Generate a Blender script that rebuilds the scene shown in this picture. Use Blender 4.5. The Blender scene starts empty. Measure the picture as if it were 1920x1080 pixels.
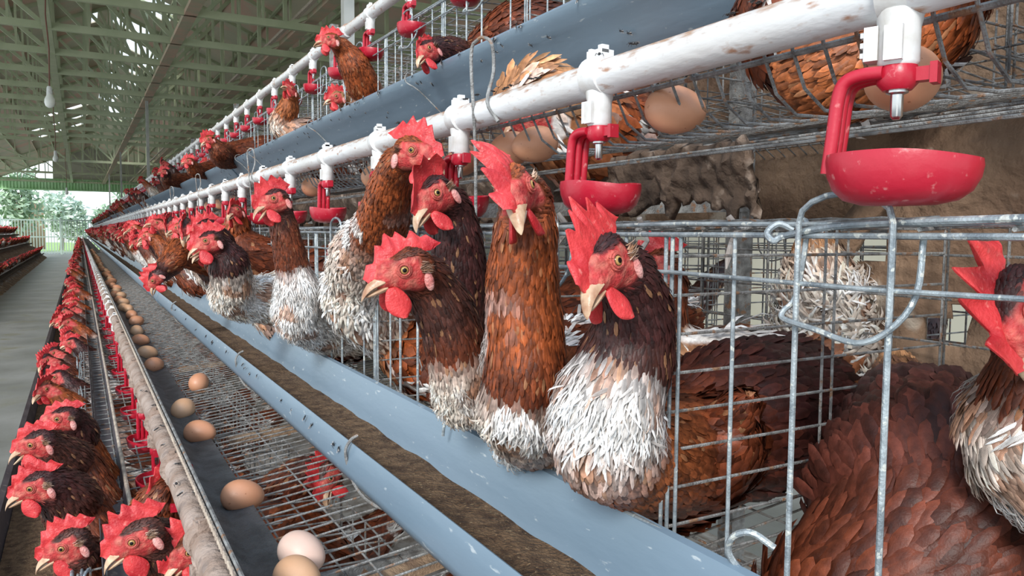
import bpy, bmesh, math, random
from mathutils import Vector, Matrix, noise
random.seed(11)
sc = bpy.context.scene
COL = sc.collection
# ------------------------------------------------------------------ camera
FL = 1440.0
RX = Vector((0.87213, -0.48922, 0.00708)); RU = Vector((0.02849, 0.06523, 0.99746)); RF = Vector((0.48844, 0.86972, -0.07083))
cd = bpy.data.cameras.new('camera'); cam = bpy.data.objects.new('camera', cd); COL.objects.link(cam)
cam.matrix_world = Matrix(((RX.x, RU.x, -RF.x, 0), (RX.y, RU.y, -RF.y, 0), (RX.z, RU.z, -RF.z, 0), (0, 0, 0, 1)))
cd.sensor_fit = 'HORIZONTAL'; cd.sensor_width = 36.0; cd.lens = 36.0 * FL / 1920.0; cd.clip_start = 0.02; cd.clip_end = 400
sc.camera = cam
# ------------------------------------------------------------------ light and exposure
w = bpy.data.worlds.new('daylight'); sc.world = w; w.use_nodes = True
wn = w.node_tree.nodes; wl = w.node_tree.links
bg = wn['Background']
tc = wn.new('ShaderNodeTexCoord'); sp = wn.new('ShaderNodeSeparateXYZ'); rp = wn.new('ShaderNodeValToRGB')
wl.new(tc.outputs['Generated'], sp.inputs[0]); wl.new(sp.outputs['Z'], rp.inputs[0]); wl.new(rp.outputs[0], bg.inputs[0])
rp.color_ramp.elements[0].position = 0.0; rp.color_ramp.elements[0].color = (0.88, 0.96, 0.98, 1)
rp.color_ramp.elements[1].position = 0.6; rp.color_ramp.elements[1].color = (0.62, 0.78, 1.0, 1)
bg.inputs[1].default_value = 1.55
sun = bpy.data.lights.new('sun', 'SUN'); sun.energy = 3.4; sun.angle = math.radians(14); sun.color = (1, 0.97, 0.92)
so = bpy.data.objects.new('sun', sun); COL.objects.link(so)
so.rotation_euler = Vector((0.62, 0.62, -0.50)).to_track_quat('-Z', 'Y').to_euler()
sc.view_settings.view_transform = 'Standard'; sc.view_settings.look = 'None'; sc.view_settings.gamma = 1
sc.view_settings.use_curve_mapping = False; sc.view_settings.exposure = 0.0

def W(px, py, d):      # a point seen at photo pixel px, py at depth d metres
    return (RX * ((px - 960) / FL) + RU * ((540 - py) / FL) + RF) * d
def D(x, y, z):        # direction given as seen: right, up, away
    return (RX * x + RU * y + RF * z).normalized()

# ------------------------------------------------------------------ materials
def nodes_of(name):
    m = bpy.data.materials.new(name); m.use_nodes = True
    return m, m.node_tree.nodes, m.node_tree.links, m.node_tree.nodes['Principled BSDF']
def mat(name, c1, c2=None, scale=20, rough=0.6, metal=0.0, bump=0.0, bscale=None, lo=0.35, hi=0.65, c3=None, s3=120, lo3=0.6, hi3=0.66, sss=0, stretch=None, coat=0):
    m, n, l, b = nodes_of(name)
    b.inputs['Roughness'].default_value = rough; b.inputs['Metallic'].default_value = metal
    b.inputs['Base Color'].default_value = (*c1, 1)
    if coat: b.inputs['Coat Weight'].default_value = coat; b.inputs['Coat Roughness'].default_value = 0.2
    if sss:
        b.inputs['Subsurface Weight'].default_value = sss; b.inputs['Subsurface Radius'].default_value = (0.01, 0.003, 0.002); b.inputs['Subsurface Scale'].default_value = 0.6
    t = n.new('ShaderNodeTexCoord'); mp = n.new('ShaderNodeMapping'); l.new(t.outputs['Object'], mp.inputs[0])
    if stretch: mp.inputs['Scale'].default_value = stretch
    out = None
    if c2 is not None:
        nz = n.new('ShaderNodeTexNoise'); nz.inputs['Scale'].default_value = scale; nz.inputs['Detail'].default_value = 6; l.new(mp.outputs[0], nz.inputs[0])
        r = n.new('ShaderNodeValToRGB'); l.new(nz.outputs[0], r.inputs[0])
        r.color_ramp.elements[0].position = lo; r.color_ramp.elements[1].position = hi
        r.color_ramp.elements[0].color = (*c1, 1); r.color_ramp.elements[1].color = (*c2, 1)
        out = r.outputs[0]
    if c3 is not None:
        nz = n.new('ShaderNodeTexNoise'); nz.inputs['Scale'].default_value = s3; nz.inputs['Detail'].default_value = 4; l.new(mp.outputs[0], nz.inputs[0])
        r = n.new('ShaderNodeValToRGB'); l.new(nz.outputs[0], r.inputs[0])
        r.color_ramp.elements[0].position = lo3; r.color_ramp.elements[1].position = hi3
        mx = n.new('ShaderNodeMix'); mx.data_type = 'RGBA'; l.new(r.outputs[0], mx.inputs[0])
        if out: l.new(out, mx.inputs[6])
        else: mx.inputs[6].default_value = (*c1, 1)
        mx.inputs[7].default_value = (*c3, 1); out = mx.outputs[2]
    if out: l.new(out, b.inputs['Base Color'])
    if bump:
        nz = n.new('ShaderNodeTexNoise'); nz.inputs['Scale'].default_value = bscale or scale * 3; nz.inputs['Detail'].default_value = 5; l.new(mp.outputs[0], nz.inputs[0])
        bp = n.new('ShaderNodeBump'); bp.inputs['Strength'].default_value = bump; bp.inputs['Distance'].default_value = 0.01
        l.new(nz.outputs[0], bp.inputs['Height']); l.new(bp.outputs[0], b.inputs['Normal'])
    return m
def mat_vc(name, rough=0.6, sheen=0.0, nscale=60, namp=0.35, bump=0.3, bscale=300, sss=0.0, transl=0.0):
    m, n, l, b = nodes_of(name)
    b.inputs['Roughness'].default_value = rough; b.inputs['Specular IOR Level'].default_value = 0.32
    if sheen: b.inputs['Sheen Weight'].default_value = sheen
    if sss:
        b.inputs['Subsurface Weight'].default_value = sss; b.inputs['Subsurface Radius'].default_value = (0.01, 0.003, 0.002); b.inputs['Subsurface Scale'].default_value = 0.5
    a = n.new('ShaderNodeAttribute'); a.attribute_name = 'Col'
    t = n.new('ShaderNodeTexCoord'); nz = n.new('ShaderNodeTexNoise'); nz.inputs['Scale'].default_value = nscale; nz.inputs['Detail'].default_value = 5
    l.new(t.outputs['Object'], nz.inputs[0])
    mr = n.new('ShaderNodeMapRange'); mr.inputs[1].default_value = 0.3; mr.inputs[2].default_value = 0.7; mr.inputs[3].default_value = 1 - namp; mr.inputs[4].default_value = 1 + namp
    l.new(nz.outputs[0], mr.inputs[0])
    vm = n.new('ShaderNodeVectorMath'); vm.operation = 'SCALE'; l.new(a.outputs['Color'], vm.inputs[0]); l.new(mr.outputs[0], vm.inputs['Scale'])
    l.new(vm.outputs[0], b.inputs['Base Color'])
    if bump:
        n2 = n.new('ShaderNodeTexNoise'); n2.inputs['Scale'].default_value = bscale; n2.inputs['Detail'].default_value = 3; l.new(t.outputs['Object'], n2.inputs[0])
        bp = n.new('ShaderNodeBump'); bp.inputs['Strength'].default_value = bump; bp.inputs['Distance'].default_value = 0.002
        l.new(n2.outputs[0], bp.inputs['Height']); l.new(bp.outputs[0], b.inputs['Normal'])
    return m
M = {}
M['skin'] = mat_vc('hen_skin', rough=0.55, nscale=150, namp=0.3, bump=0.7, bscale=420, sss=0.12)
M['feather'] = mat_vc('hen_feather', rough=0.48, sheen=0.0, nscale=120, namp=0.35, bump=0.2, bscale=500)
def barbs():
    m = M['feather']; n = m.node_tree.nodes; l = m.node_tree.links; b = n['Principled BSDF']
    a = [x for x in n if x.type == 'ATTRIBUTE'][0]; sc_ = [x for x in n if x.type == 'VECT_MATH'][0]
    mu = n.new('ShaderNodeMath'); mu.operation = 'MULTIPLY'; mu.inputs[1].default_value = 2 * math.pi / 1.1; l.new(a.outputs['Alpha'], mu.inputs[0])
    si = n.new('ShaderNodeMath'); si.operation = 'SINE'; l.new(mu.outputs[0], si.inputs[0])
    mr = n.new('ShaderNodeMapRange'); mr.inputs[1].default_value = -1; mr.inputs[2].default_value = 1; mr.inputs[3].default_value = .72; mr.inputs[4].default_value = 1.15; l.new(si.outputs[0], mr.inputs[0])
    v = n.new('ShaderNodeVectorMath'); v.operation = 'SCALE'; l.new(sc_.outputs[0], v.inputs[0]); l.new(mr.outputs[0], v.inputs['Scale']); l.new(v.outputs[0], b.inputs['Base Color'])
barbs()
M['comb'] = mat('comb_red', (0.44, 0.014, 0.020), (0.74, 0.060, 0.062), scale=42, rough=0.45, bump=0.22, bscale=380, sss=0.12, c3=(0.80, 0.22, 0.19), s3=170, lo3=0.60, hi3=0.78)
M['beak'] = mat('beak_horn', (0.36, 0.18, 0.10), (0.66, 0.48, 0.32), scale=70, rough=0.35, bump=0.1, bscale=200)
M['eye'] = mat_vc('hen_eye', rough=0.06, nscale=50, namp=0.1, bump=0)
M['lobe'] = mat('ear_lobe', (0.62, 0.20, 0.18), (0.75, 0.40, 0.36), scale=90, rough=0.5, bump=0.4, bscale=400, sss=0.1)
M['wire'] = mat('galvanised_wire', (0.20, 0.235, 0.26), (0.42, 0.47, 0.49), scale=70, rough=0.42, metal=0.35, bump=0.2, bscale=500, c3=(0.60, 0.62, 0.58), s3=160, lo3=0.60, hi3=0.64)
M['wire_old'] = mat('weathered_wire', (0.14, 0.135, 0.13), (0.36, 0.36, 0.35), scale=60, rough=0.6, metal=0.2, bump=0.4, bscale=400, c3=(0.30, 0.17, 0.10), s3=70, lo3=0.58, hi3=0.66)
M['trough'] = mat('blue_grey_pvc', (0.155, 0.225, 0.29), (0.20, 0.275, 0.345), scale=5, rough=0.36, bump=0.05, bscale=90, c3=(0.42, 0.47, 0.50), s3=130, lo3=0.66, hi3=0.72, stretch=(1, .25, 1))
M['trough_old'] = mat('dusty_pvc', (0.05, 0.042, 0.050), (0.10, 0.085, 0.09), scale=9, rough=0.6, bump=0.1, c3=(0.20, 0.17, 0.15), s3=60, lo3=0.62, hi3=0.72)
M['pale_edge'] = mat('pale_crusted_edge', (0.55, 0.47, 0.38), (0.34, 0.27, 0.22), scale=60, rough=0.8, bump=0.4)
M['seam'] = mat('dark_seam', (0.05, 0.055, 0.06), rough=0.7)
M['feed'] = mat('brown_feed', (0.075, 0.038, 0.018), (0.21, 0.125, 0.065), scale=55, rough=0.95, bump=1.0, bscale=220, c3=(0.32, 0.22, 0.12), s3=240, lo3=0.62, hi3=0.68)
M['pipe'] = mat('white_pvc_pipe', (0.74, 0.75, 0.76), (0.62, 0.60, 0.58), scale=14, rough=0.4, bump=0.1, bscale=150, c3=(0.42, 0.24, 0.16), s3=90, lo3=0.60, hi3=0.70, stretch=(1, .35, 1))
M['pipe_dirty'] = mat('grimy_pvc_pipe', (0.27, 0.185, 0.14), (0.42, 0.33, 0.28), scale=22, rough=0.8, bump=0.5, bscale=120, c3=(0.25, 0.19, 0.16), s3=50, lo3=0.58, hi3=0.66)
def pipe_dust(m, amt, c):
    n = m.node_tree.nodes; l = m.node_tree.links; b = n['Principled BSDF']; src = b.inputs['Base Color'].links[0].from_socket
    t = n.new('ShaderNodeTexCoord'); sp_ = n.new('ShaderNodeSeparateXYZ'); l.new(t.outputs['Object'], sp_.inputs[0])
    mr = n.new('ShaderNodeMapRange'); mr.inputs[1].default_value = .002; mr.inputs[2].default_value = .017; l.new(sp_.outputs['Z'], mr.inputs[0])
    mp = n.new('ShaderNodeMapping'); mp.inputs['Scale'].default_value = (1, .35, 1); l.new(t.outputs['Object'], mp.inputs[0])
    nz = n.new('ShaderNodeTexNoise'); nz.inputs['Scale'].default_value = 160; nz.inputs['Detail'].default_value = 6; l.new(mp.outputs[0], nz.inputs[0])
    ad = n.new('ShaderNodeMath'); ad.operation = 'MULTIPLY_ADD'; l.new(mr.outputs[0], ad.inputs[0]); ad.inputs[1].default_value = amt; l.new(nz.outputs[0], ad.inputs[2])
    r = n.new('ShaderNodeMapRange'); r.inputs[1].default_value = .62; r.inputs[2].default_value = .86; l.new(ad.outputs[0], r.inputs[0])
    mx = n.new('ShaderNodeMix'); mx.data_type = 'RGBA'; l.new(r.outputs[0], mx.inputs[0]); l.new(src, mx.inputs[6]); mx.inputs[7].default_value = (*c, 1); l.new(mx.outputs[2], b.inputs['Base Color'])
pipe_dust(M['pipe'], .47, (.40, .25, .17))
M['white'] = mat('white_plastic', (0.76, 0.77, 0.77), (0.55, 0.52, 0.48), scale=50, rough=0.4, lo=0.45, hi=0.75, bump=0.05)
M['red'] = mat('red_plastic', (0.40, 0.006, 0.022), (0.48, 0.012, 0.034), scale=12, rough=0.38, bump=0.05, bscale=200, c3=(0.62, 0.20, 0.20), s3=130, lo3=0.63, hi3=0.72, coat=0.15)
M['steel'] = mat('steel', (0.6, 0.6, 0.6), rough=0.25, metal=1.0)
M['egg'] = mat('brown_eggshell', (0.56, 0.25, 0.135), (0.64, 0.32, 0.19), scale=16, rough=0.45, bump=0.04, bscale=600, c3=(0.40, 0.16, 0.08), s3=240, lo3=0.70, hi3=0.73)
M['egg2'] = mat('pale_eggshell', (0.70, 0.48, 0.39), (0.76, 0.56, 0.47), scale=16, rough=0.45, bump=0.04, bscale=600)
M['egg3'] = mat('tan_eggshell', (0.62, 0.35, 0.20), (0.68, 0.42, 0.26), scale=16, rough=0.45, bump=0.04, bscale=600)
M['liner'] = mat('black_netting', (0.045, 0.048, 0.05), (0.10, 0.105, 0.11), scale=40, rough=0.55, bump=0.5, bscale=300)
M['wood'] = mat('weathered_wood', (0.36, 0.24, 0.15), (0.22, 0.14, 0.09), scale=30, rough=0.8, bump=0.4, stretch=(3, 1, 3))
M['grime'] = mat('caked_grime', (0.05, 0.032, 0.022), (0.15, 0.10, 0.07), scale=11, rough=0.95, bump=1.0, bscale=40, c3=(0.32, 0.25, 0.20), s3=22, lo3=0.60, hi3=0.70)
M['board'] = mat('manure_board', (0.15, 0.088, 0.055), (0.34, 0.22, 0.14), scale=8, rough=0.95, bump=0.9, bscale=50, c3=(0.55, 0.47, 0.38), s3=9, lo3=0.60, hi3=0.68)
M['concrete'] = mat('walkway_concrete', (0.20, 0.20, 0.185), (0.32, 0.32, 0.31), scale=1.5, rough=0.42, bump=0.2, bscale=14, c3=(0.20, 0.19, 0.12), s3=3, lo3=0.55, hi3=0.75)
M['dropping'] = mat('droppings', (0.18, 0.14, 0.11), (0.42, 0.38, 0.34), scale=14, rough=0.95, bump=0.8, bscale=40)
M['roof'] = mat('roof_sheet', (0.46, 0.46, 0.34), (0.56, 0.50, 0.38), scale=1.2, rough=0.7, bump=0.1, c3=(0.62, 0.42, 0.33), s3=0.8, lo3=0.52, hi3=0.62)
M['roof_far'] = mat('underside_board', (0.42, 0.42, 0.34), (0.48, 0.47, 0.40), scale=1.0, rough=0.8)
M['truss'] = mat('green_truss_steel', (0.36, 0.41, 0.26), (0.44, 0.48, 0.32), scale=3, rough=0.6, bump=0.1)
M['rust'] = mat('rusty_purlin', (0.52, 0.35, 0.26), (0.36, 0.36, 0.25), scale=4, rough=0.7, bump=0.2)
M['post'] = mat('galvanised_post', (0.36, 0.37, 0.35), (0.46, 0.46, 0.44), scale=6, rough=0.5, metal=0.3)
M['skylight'] = mat('clear_roof_panel', (0.8, 0.85, 0.9), rough=0.5)
M['skylight'].node_tree.nodes['Principled BSDF'].inputs['Transmission Weight'].default_value = 0.9
M['fence'] = mat('pale_green_fence', (0.40, 0.52, 0.47), (0.48, 0.60, 0.54), scale=3, rough=0.6)
M['eave'] = mat('lit_green_sheet', (0.30, 0.56, 0.26), (0.42, 0.64, 0.38), scale=1.5, rough=0.6)  # green lightened to stand in for daylight coming through the sheet
M['grass'] = mat('lawn', (0.25, 0.42, 0.10), (0.42, 0.55, 0.20), scale=2, rough=0.9)
M['leaf'] = mat('foliage_green', (0.26, 0.38, 0.24), (0.44, 0.55, 0.38), scale=3, rough=0.7)  # green paled, some distance haze is mixed into the leaf colour
M['leaf2'] = mat('foliage_hazed', (0.52, 0.64, 0.52), (0.68, 0.77, 0.66), scale=3, rough=0.7)  # distance haze and glare painted into these paler leaves
M['bark'] = mat('bark', (0.16, 0.11, 0.08), (0.26, 0.19, 0.13), scale=10, rough=0.9)
M['wallp'] = mat('outside_plaster', (0.30, 0.20, 0.15), (0.38, 0.28, 0.20), scale=2, rough=0.8)
M['bulb'] = mat('bulb_glass', (0.85, 0.87, 0.82), rough=0.15)
M['cord'] = mat('brown_cord', (0.18, 0.07, 0.05), rough=0.6)
M['fly'] = mat('fly_black', (0.015, 0.014, 0.016), rough=0.4)
M['string'] = mat('pale_string', (0.45, 0.42, 0.40), rough=0.8)
M['fluff'] = mat('dusty_fluff', (0.42, 0.36, 0.32), (0.58, 0.52, 0.47), scale=80, rough=0.95)
M['netg'] = mat('green_clip', (0.02, 0.20, 0.12), rough=0.6)

# ------------------------------------------------------------------ mesh builder
class MB:
    def __init__(s): s.v = []; s.f = []; s.m = []; s.c = []; s.vc = False; s.sm = []
    def add(s, vs, fs, mi=0, col=None, smooth=True):
        o = len(s.v); s.v.extend([tuple(p) for p in vs]); s.f.extend([tuple(i + o for i in f) for f in fs])
        s.m.extend([mi] * len(fs)); s.sm.extend([smooth] * len(fs))
        if col is None: s.c.extend([(1, 1, 1)] * len(vs))
        elif isinstance(col, tuple): s.c.extend([col] * len(vs)); s.vc = True
        else: s.c.extend(col); s.vc = True
    def tube(s, pts, r, n=6, mi=0, cap=True, col=None):
        pts = [Vector(p) for p in pts]; k = len(pts); vs = []; fs = []
        rr = r if isinstance(r, (list, tuple)) else [r] * k
        t0 = (pts[1] - pts[0]).normalized(); a = t0.orthogonal().normalized()
        for i, p in enumerate(pts):
            t = (pts[min(i + 1, k - 1)] - pts[max(i - 1, 0)]).normalized()
            a = (a - t * a.dot(t)).normalized(); b = t.cross(a)
            for j in range(n):
                th = 2 * math.pi * j / n; vs.append(p + (a * math.cos(th) + b * math.sin(th)) * rr[i])
        for i in range(k - 1):
            for j in range(n): fs.append((i * n + j, i * n + (j + 1) % n, (i + 1) * n + (j + 1) % n, (i + 1) * n + j))
        if cap: fs.append(tuple(range(n - 1, -1, -1))); fs.append(tuple((k - 1) * n + j for j in range(n)))
        s.add(vs, fs, mi, col)
    def box(s, c, sz, mi=0, rot=None, col=None):
        c = Vector(c); h = Vector(sz) / 2; vs = []
        for x in (-1, 1):
            for y in (-1, 1):
                for z in (-1, 1):
                    p = Vector((x * h.x, y * h.y, z * h.z)); p = rot @ p if rot else p; vs.append(c + p)
        s.add(vs, [(0, 1, 3, 2), (4, 6, 7, 5), (0, 4, 5, 1), (2, 3, 7, 6), (0, 2, 6, 4), (1, 5, 7, 3)], mi, col, False)
    def beam(s, a, b, wd, ht, mi=0):
        a = Vector(a); b = Vector(b); d = b - a
        q = d.to_track_quat('Y', 'Z').to_matrix(); s.box((a + b) / 2, (wd, d.length, ht), mi, q)
    def lathe(s, prof, n=20, mi=0, M4=None, col=None):
        vs = []; fs = []; k = len(prof)
        for (r, z) in prof:
            for j in range(n):
                th = 2 * math.pi * j / n; p = Vector((r * math.cos(th), r * math.sin(th), z)); vs.append(M4 @ p if M4 else p)
        for i in range(k - 1):
            for j in range(n): fs.append((i * n + j, i * n + (j + 1) % n, (i + 1) * n + (j + 1) % n, (i + 1) * n + j))
        fs.append(tuple(range(n - 1, -1, -1))); fs.append(tuple((k - 1) * n + j for j in range(n)))
        s.add(vs, fs, mi, col)
    def sweepY(s, prof, y0, y1, mi=0, closed=True, steps=1, jit=0):
        k = len(prof); vs = []; fs = []
        for i in range(steps + 1):
            y = y0 + (y1 - y0) * i / steps; ox = jit * math.sin(y * 2.3); oz = jit * math.sin(y * 1.7 + 1)
            for (x, z) in prof: vs.append((x + ox, y, z + oz))
        kk = k if closed else k - 1
        for i in range(steps):
            for j in range(kk): fs.append((i * k + j, (i + 1) * k + j, (i + 1) * k + (j + 1) % k, i * k + (j + 1) % k))
        if closed: fs.append(tuple(range(k))); fs.append(tuple(steps * k + j for j in range(k - 1, -1, -1)))
        s.add(vs, fs, mi)
    def mesh(s, name, mats):
        me = bpy.data.meshes.new(name); me.from_pydata(s.v, [], s.f)
        for m in mats: me.materials.append(m)
        me.polygons.foreach_set('material_index', s.m); me.polygons.foreach_set('use_smooth', s.sm)
        if s.vc:
            ca = me.color_attributes.new('Col', 'FLOAT_COLOR', 'POINT'); buf = []
            for c in s.c: buf.extend((c[0], c[1], c[2], c[3] if len(c) > 3 else 0.0))
            ca.data.foreach_set('color', buf)
        me.update(); return me
    def obj(s, name, mats, parent=None):
        if not isinstance(mats, (list, tuple)): mats = [mats]
        me = s.mesh(name, mats)
        bm = bmesh.new(); bm.from_mesh(me); bmesh.ops.recalc_face_normals(bm, faces=bm.faces); bm.to_mesh(me); bm.free(); me.set_sharp_from_angle(angle=math.radians(42))
        o = bpy.data.objects.new(name, me); COL.objects.link(o)
        if parent: o.parent = parent
        return o
def tag(o, label=None, cat=None, group=None, kind=None):
    if label: o['label'] = label
    if cat: o['category'] = cat
    if group: o['group'] = group
    if kind: o['kind'] = kind
    return o
def thing(name, label, cat, loc=(0, 0, 0), group=None):
    o = bpy.data.objects.new(name, None); COL.objects.link(o); o.location = loc; o.empty_display_size = 0.02
    return tag(o, label, cat, group)
KIDS = {}
def kids(o):
    return [c for c in COL.objects if c.parent == o]
def proto_kids(root):
    ks = [(c, kids(c)) for c in kids(root)]; KIDS[root.name] = ks; return ks
def dup(root, loc, label=None, rot=None, group=None, scale=None):
    r = root.copy(); COL.objects.link(r); r.location = loc
    if rot is not None: r.rotation_euler = rot
    if scale: r.scale = (scale, scale, scale)
    if label: r['label'] = label
    if group: r['group'] = group
    for c, gs in (KIDS.get(root.name) or []):
        cc = c.copy(); COL.objects.link(cc); cc.parent = r
        for g in gs:
            d = g.copy(); COL.objects.link(d); d.parent = cc
    return r
def spline(pts, n):
    pts = [Vector(p) for p in pts]; P = [pts[0] * 2 - pts[1]] + pts + [pts[-1] * 2 - pts[-2]]; out = []
    for i in range(1, len(P) - 2):
        for j in range(n):
            t = j / n; a, b, c, d = P[i - 1], P[i], P[i + 1], P[i + 2]
            out.append(0.5 * ((2 * b) + (c - a) * t + (2 * a - 5 * b + 4 * c - d) * t * t + (3 * b - a - 3 * c + d) * t ** 3))
    out.append(pts[-1].copy()); return out

# ================================================================== SETTING
YE = 54.0; ZF = -1.45
mb = MB(); mb.box((1.0, 26, ZF - 0.1), (12.0, 64, 0.2)); tag(mb.obj('floor', M['concrete']), kind='structure')
mb = MB(); mb.box((0, 85, ZF - 0.16), (90, 62, 0.1)); tag(mb.obj('lawn', M['grass']), kind='structure')
mb = MB()   # heaped droppings below the cages
for i in range(0, 60):
    pass
nx, ny = 14, 220; vs = []; fs = []
for i in range(ny + 1):
    for j in range(nx + 1):
        x = 0.0 + 2.6 * j / nx; y = -1.5 + (YE + 0.5) * (i / ny) ** 1.6
        z = ZF + 0.02 + 0.22 * math.sin(math.pi * j / nx) + 0.10 * noise.noise(Vector((x * 3, y * 3, 0))) * math.sin(math.pi * j / nx)
        vs.append((x, y, z))
for i in range(ny):
    for j in range(nx):
        a = i * (nx + 1) + j; fs.append((a, a + 1, a + nx + 2, a + nx + 1))
mb.add(vs, fs); tag(mb.obj('droppings', M['dropping']), 'heaped pale droppings on the floor beneath the right-hand cages', 'droppings', kind='stuff')

# roof: gable, ridge above x = 0.7
EZ, RZ, XL, XR, XC = 2.95, 5.1, -4.3, 5.7, 0.7
Y0R = 2.0
def roof_half(x0, z0, x1, z1, y0, y1, holes, name):
    m = MB(); n = 24; wv = 0.02
    # sheet in strips so the clear panels can sit in it
    ys = sorted(set([y0, y1] + [h[0] for h in holes] + [h[1] for h in holes]))
    for a, b in zip(ys[:-1], ys[1:]):
        cuts = [(h[2], h[3]) for h in holes if h[0] <= a and h[1] >= b]
        t = 0.0; cuts = sorted(cuts) + [(1.0, 1.0)]
        for c0, c1 in cuts:
            if c0 > t:
                pa = (x0 + (x1 - x0) * t, z0 + (z1 - z0) * t); pb = (x0 + (x1 - x0) * c0, z0 + (z1 - z0) * c0)
                m.add([(pa[0], a, pa[1]), (pb[0], a, pb[1]), (pb[0], b, pb[1]), (pa[0], b, pa[1]), (pa[0], a, pa[1] + .03), (pb[0], a, pb[1] + .03), (pb[0], b, pb[1] + .03), (pa[0], b, pa[1] + .03)],
                      [(0, 1, 2, 3), (7, 6, 5, 4), (0, 4, 5, 1), (1, 5, 6, 2), (2, 6, 7, 3), (3, 7, 4, 0)], 0, None, False)
            t = c1
    return tag(m.obj('ceiling', M['roof']), kind='structure')
random.seed(4)
holesL = [(20.2, 21.4, .90, .96), (34.5, 35.3, .60, .98), (37.5, 38.4, .50, .98), (40.5, 41.3, .50, .97)]
holesR = []
y = 10.6
while y < 37:
    ln = random.uniform(0.6, 1.5); a0 = random.uniform(0.01, 0.10)
    holesR.append((y, y + ln, a0, a0 + random.choice((.10, .16, .22)))); y += ln + random.uniform(0.35, 1.2)
holesR += [(30.0, 31.0, .30, .36), (34.0, 35.0, .28, .34)]
holesR = [(a, b, 1 - d, 1 - c) for a, b, c, d in holesR]
roof_half(XL, EZ, XC, RZ, Y0R, YE, holesL, 'a'); roof_half(XR, EZ, XC, RZ, Y0R, YE, holesR, 'b')
# roof trusses
TS = 1.78; TZ = 2.9
def truss_meshes():
    P = {}
    m = MB(); m.beam((XL, 0, TZ), (XR, 0, TZ), .07, .10); P['tie_beam'] = m
    m = MB(); m.beam((XL, 0, EZ), (XC, 0, RZ - .03), .07, .09); P['rafter'] = m
    m = MB(); m.beam((XR, 0, EZ), (XC, 0, RZ - .03), .07, .09); P['rafter_b'] = m
    m = MB()
    top = lambda x: EZ + (RZ - EZ) * ((x - XL) / (XC - XL) if x < XC else (XR - x) / (XR - XC))
    nodes = [-3.1, -1.7, -0.35, 1.36, 2.6, 4.1]
    for x in nodes: m.beam((x, 0, TZ), (x, 0, top(x)), .05, .06)
    m.beam((-3.1 - .9, 0, top(-4.0)), (-3.1, 0, TZ), .05, .06)
    for a, b in ((-3.1, -1.7), (-1.7, -0.35), (-.35, 1.36)):
        m.beam((a, 0, top(a)), (b, 0, TZ), .05, .06)
    m.beam(((-.35 + 1.36) / 2, 0, top(.5)), (1.36, 0, TZ), .05, .06)
    for a, b in ((2.6, 1.36), (4.1, 2.6)): m.beam((a, 0, top(a)), (b, 0, TZ), .05, .06)
    P['web'] = m
    # light diagonals in the next bay, parallel to the ties
    m = MB()
    for x in (-3.6, -2.9, -2.2, -1.3, -0.8, .2, .7, 1.9, 2.3, 3.1, 3.7): m.beam((x, .0, TZ + .05), (x, 0, top(x)), .035, .04)
    P['strut'] = m
    return P
tr = thing('roof_truss', 'green painted steel roof truss with tie beam, rafters and diagonal webs', 'roof truss', (0, Y0R + .3, 0), 'row of green roof trusses across the shed'); tr['kind'] = 'structure'
for k, m in truss_meshes().items(): m.obj(k.replace('_b', ''), M['truss'], tr)
proto_kids(tr)
y = Y0R + .3 + TS; 
while y < YE: dup(tr, (0, y, 0)); y += TS if y < 29 else 8.2
# longitudinal rails and purlins
def rail(name, x, z, mt, wd, ht, label, grp=None, y0=Y0R):
    m = MB(); m.box((x, (y0 + YE) / 2, z), (wd, YE - y0, ht)); return tag(m.obj(name, mt), label, 'beam', grp, 'structure')
rail('ridge_rail', 1.36, TZ - .02, M['rust'], .16, .06, 'long rusty rail running down the shed under the truss nodes')
rail('side_rail', 3.0, TZ + .15, M['rust'], .18, .08, 'long rusty brown beam high on the right above the top cages')
rail('side_rail', 2.75, TZ + .12, M['pale_edge'], .05, .04, 'thin pale rail beside the rusty beam high on the right')
rail('centre_rail', -.33, TZ - .0, M['truss'], .12, .08, 'long green rail under the roof above the aisle')
for i in range(14):
    t = (i + .5) / 7
    if t < 1: x = XL + (XC - XL) * t; z = EZ + (RZ - EZ) * t
    else: x = XC + (XR - XC) * (t - 1); z = RZ - (RZ - EZ) * (t - 1)
    rail('purlin', x, z - .05, M['truss'] if i % 3 else M['rust'], .05, .05, 'slim purlin running the length of the roof', 'purlins under the roof sheets')
m = MB(); m.box((XR + .1, 26, .8), (.1, 60, 4.6)); tag(m.obj('light_block_right', M['roof_far']), kind='structure')  # added wall: blocks back light from the open right side to dim the interior
# posts
def post(x, y, z1, label, grp=None, s=.06, mt='post'):
    m = MB(); m.box((x, y, (ZF + z1) / 2), (s, s, z1 - ZF)); m.box((x, y, ZF + .01), (s * 2.2, s * 2.2, .02)); m.box((x, y, z1 - .02), (s * 1.8, s * 1.8, .03))
    return tag(m.obj('roof_post', M[mt]), label, 'post', grp, 'structure')
post(1.36, 4.35, TZ, 'galvanised post nearest the camera behind the top tier pipe')
for i, y in enumerate((18.9, 31.5, 44)): post(1.36, y, TZ, 'slim pale post under the roof, farther down the right-hand row', 'slim pale posts along the right-hand row')
for i in range(10): post(-4.25, 9 + i * 5, EZ, 'pale side post along the left edge of the shed', 'side posts of the shed', .09)
m = MB()
for i in range(5): m.beam((-4.2, 29 + i * 5, 1.2), (-3.2, 29 + i * 5, TZ), .05, .05)
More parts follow.
